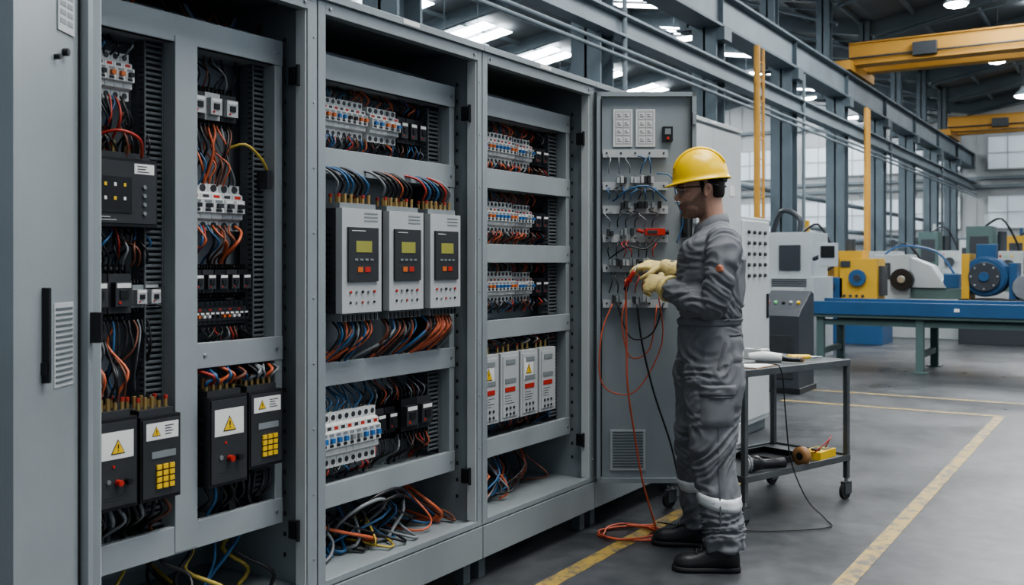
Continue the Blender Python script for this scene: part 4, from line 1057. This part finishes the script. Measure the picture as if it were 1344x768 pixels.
rows = [ringh(0, .0, -.010), ringh(0, .009, -.010), ringh(0, .011, -.007), ringh(0, .009, -.003), ringh(0, .001, .002)]
for i in range(1, 16): rows.append(ringh(i/16*math.pi/2, 0, .003))
rows.append(ringh(math.pi/2*.995, 0, .003))
for r_ in rows: vs += r_
for i in range(len(rows)-1):
    for j in range(n): fs.append((i*n+j, i*n+(j+1) % n, (i+1)*n+(j+1) % n, (i+1)*n+j))
fs.append(tuple(range((len(rows)-1)*n, len(rows)*n)))
b.add(vs, fs, HELM, True)
for q in (-1, 0, 1):
    pts = [(cx+.131*math.cos(a)*(1-.02*abs(q)), q*.034, cz+.147*math.sin(a)*(1-.045*abs(q))) for a in [math.radians(d) for d in range(25, 156, 13)]]
    b.limb(pts, [.003]+[.006]*(len(pts)-2)+[.003], HELM, n=10, res=3)
b.limb([(.085, -.06, .028), (.108, 0, .026), (.085, .06, .028)], [(.006, .012)]*3, BLK, n=10, res=4)
b.tube([(.02, -.086, .02), (.06, -.078, .0), (.095, -.03, -.004), (.103, 0, -.004), (.095, .03, -.004), (.06, .078, .0), (.02, .086, .02)], .0045, BLK, 8)
b.build('hard_hat', parent=worker)

# gloved hands
def hand(name, wrist, fwd, back, thumb_side, curls, elbow, spread=.35):
    f = V(fwd).normalized(); u = V(back); u = (u - f*u.dot(f)).normalized(); sd = f.cross(u)
    if sd.dot(V(thumb_side)) < 0: sd = -sd
    b = B(MM); wst = V(wrist)
    b.limb([wst - f*.01, wst+f*.02, wst+f*.055, wst+f*.085, wst+f*.10], [(.021, .031), (.021, .036), (.020, .045), (.017, .047), (.011, .042)], GLOVE, n=18, ref=u, res=4)
    lens = [(.044, .027, .022), (.050, .030, .023), (.046, .028, .022), (.037, .022, .019)]
    for i in range(4):
        off_ = (1.5-i)*.0235
        p = wst + f*(.082 if i in (1, 2) else .076) + sd*off_
        ang = 0; pts = [p - f*.02, p]; rad = [.0125, .0125]
        for k2 in range(3):
            ang += curls[i][k2]
            dr = (f*math.cos(ang) - u*math.sin(ang) + sd*off_*spread*4*(1-k2*.4)).normalized()
            p = p + dr*lens[i][k2]; pts.append(p); rad.append((.0120, .0110, .0092)[k2] * (.9 if i == 3 else 1))
        b.limb(pts, rad, GLOVE, n=12, res=4)
    tb = wst + f*.028 + sd*.026 - u*.004
    t1 = tb + (f*.55 + sd*.75 - u*.35).normalized()*.040
    t2 = t1 + (f*.8 + sd*.15 - u*.6).normalized()*.034
    t3 = t2 + (f*.8 - sd*.25 - u*.6).normalized()*.027
    b.limb([tb - f*.01 - sd*.012, tb, t1, t2, t3], [.017, .018, .0145, .0130, .0105], GLOVE, n=12, res=4)
    e = (V(elbow)-wst).normalized()
    b.limb([wst + f*.014, wst + e*.004, wst + e*.03, wst + e*.06], [(.026, .033), (.040, .044), (.056, .058), (.064, .065)], GLOVE, n=20, ref=u, res=4, fold=.03, fk=2)
    o = b.build(name, parent=worker)
    voxelize(o, .0032, 2)
hand('left_glove', NW + V((-.008, .012, .002)), (-.62, .72, .10), (-.60, -.62, .5), (.2, .1, 1), [(.35, .75, .5), (.45, .8, .55), (.55, .85, .6), (.65, .9, .6)], V((-.135, -.06, 1.205)))
hand('right_glove', FW + V((-.012, .0, .002)), (-.93, .30, .10), (-.12, -.35, .95), (-.1, -1, .0), [(.15, .45, .4), (.3, .6, .5), (.45, .7, .5), (.55, .8, .55)], V((-.07, .30, 1.27)))
b = B(MM)
b.limb([(-.315, .210, 1.31), (-.338, .220, 1.27), (-.355, .230, 1.235)], [.009, .011, .009], REDP, n=12); b.cyl((-.315, .210, 1.31), (-.295, .235, 1.345), .003, STEEL, 8); b.cyl((-.338, .220, 1.27), (-.341, .2214, 1.265), .016, REDP, 12)
b.cyl((-.355, .230, 1.235), (-.36, .235, 1.22), .006, BLK, 8)
b.build('test_probe', parent=worker)

def boot(ax, ay, yaw):
    b = B(MM @ Matrix.Translation((ax, ay, 0)) @ Matrix.Rotation(yaw, 4, 'Z'))
    st = [(.092, .018, .06), (.085, .034, .095), (.06, .043, .125), (.02, .046, .135), (-.03, .045, .118), (-.07, .047, .095), (-.11, .050, .080), (-.145, .049, .076), (-.17, .042, .068), (-.188, .028, .055), (-.196, .010, .040)]
    for (zb, sc, m, flat) in ((.018, 1, BOOT, 0), (0, 1.08, RUB, 1)):
        vs = []; fs = []; n = 20
        S = cr(st, 3)
        for (x, hw, zt_) in S:
            top = zt_ if not flat else .026
            for j in range(n):
                th = 2*math.pi*j/n; cs, sn = math.cos(th), math.sin(th)
                y = hw*sc*math.copysign(abs(cs)**.55, cs)
                if flat: z = zb + (top-zb)*(.5+.5*math.copysign(abs(sn)**.3, sn))
                else: z = zb + (top-zb)*(max(0, sn)**.8) if sn > 0 else zb
                vs.append((x*(1.03 if flat else 1), y, z))
        for i in range(len(S)-1):
            for j in range(n): fs.append((i*n+j, i*n+(j+1) % n, (i+1)*n+(j+1) % n, (i+1)*n+j))
        fs.append(tuple(range(n))[::-1]); fs.append(tuple(range((len(S)-1)*n, len(S)*n)))
        b.add(vs, fs, m, True)
    b.limb([(.035, 0, .06), (.032, 0, .12), (.03, 0, .20)], [(.055, .044), (.056, .048), (.056, .05)], BOOT, n=20, ref=(1, 0, 0))
    for i in range(4): b.tube([(-.035-.022*i, -.028, .115-.011*i), (-.03-.022*i, 0, .128-.012*i), (-.035-.022*i, .028, .115-.011*i)], .0035, BLK2, 6)
    b.build('safety_boot', parent=worker)
boot(.005, -.185, math.radians(-3)); boot(-.03, .205, math.radians(-10))
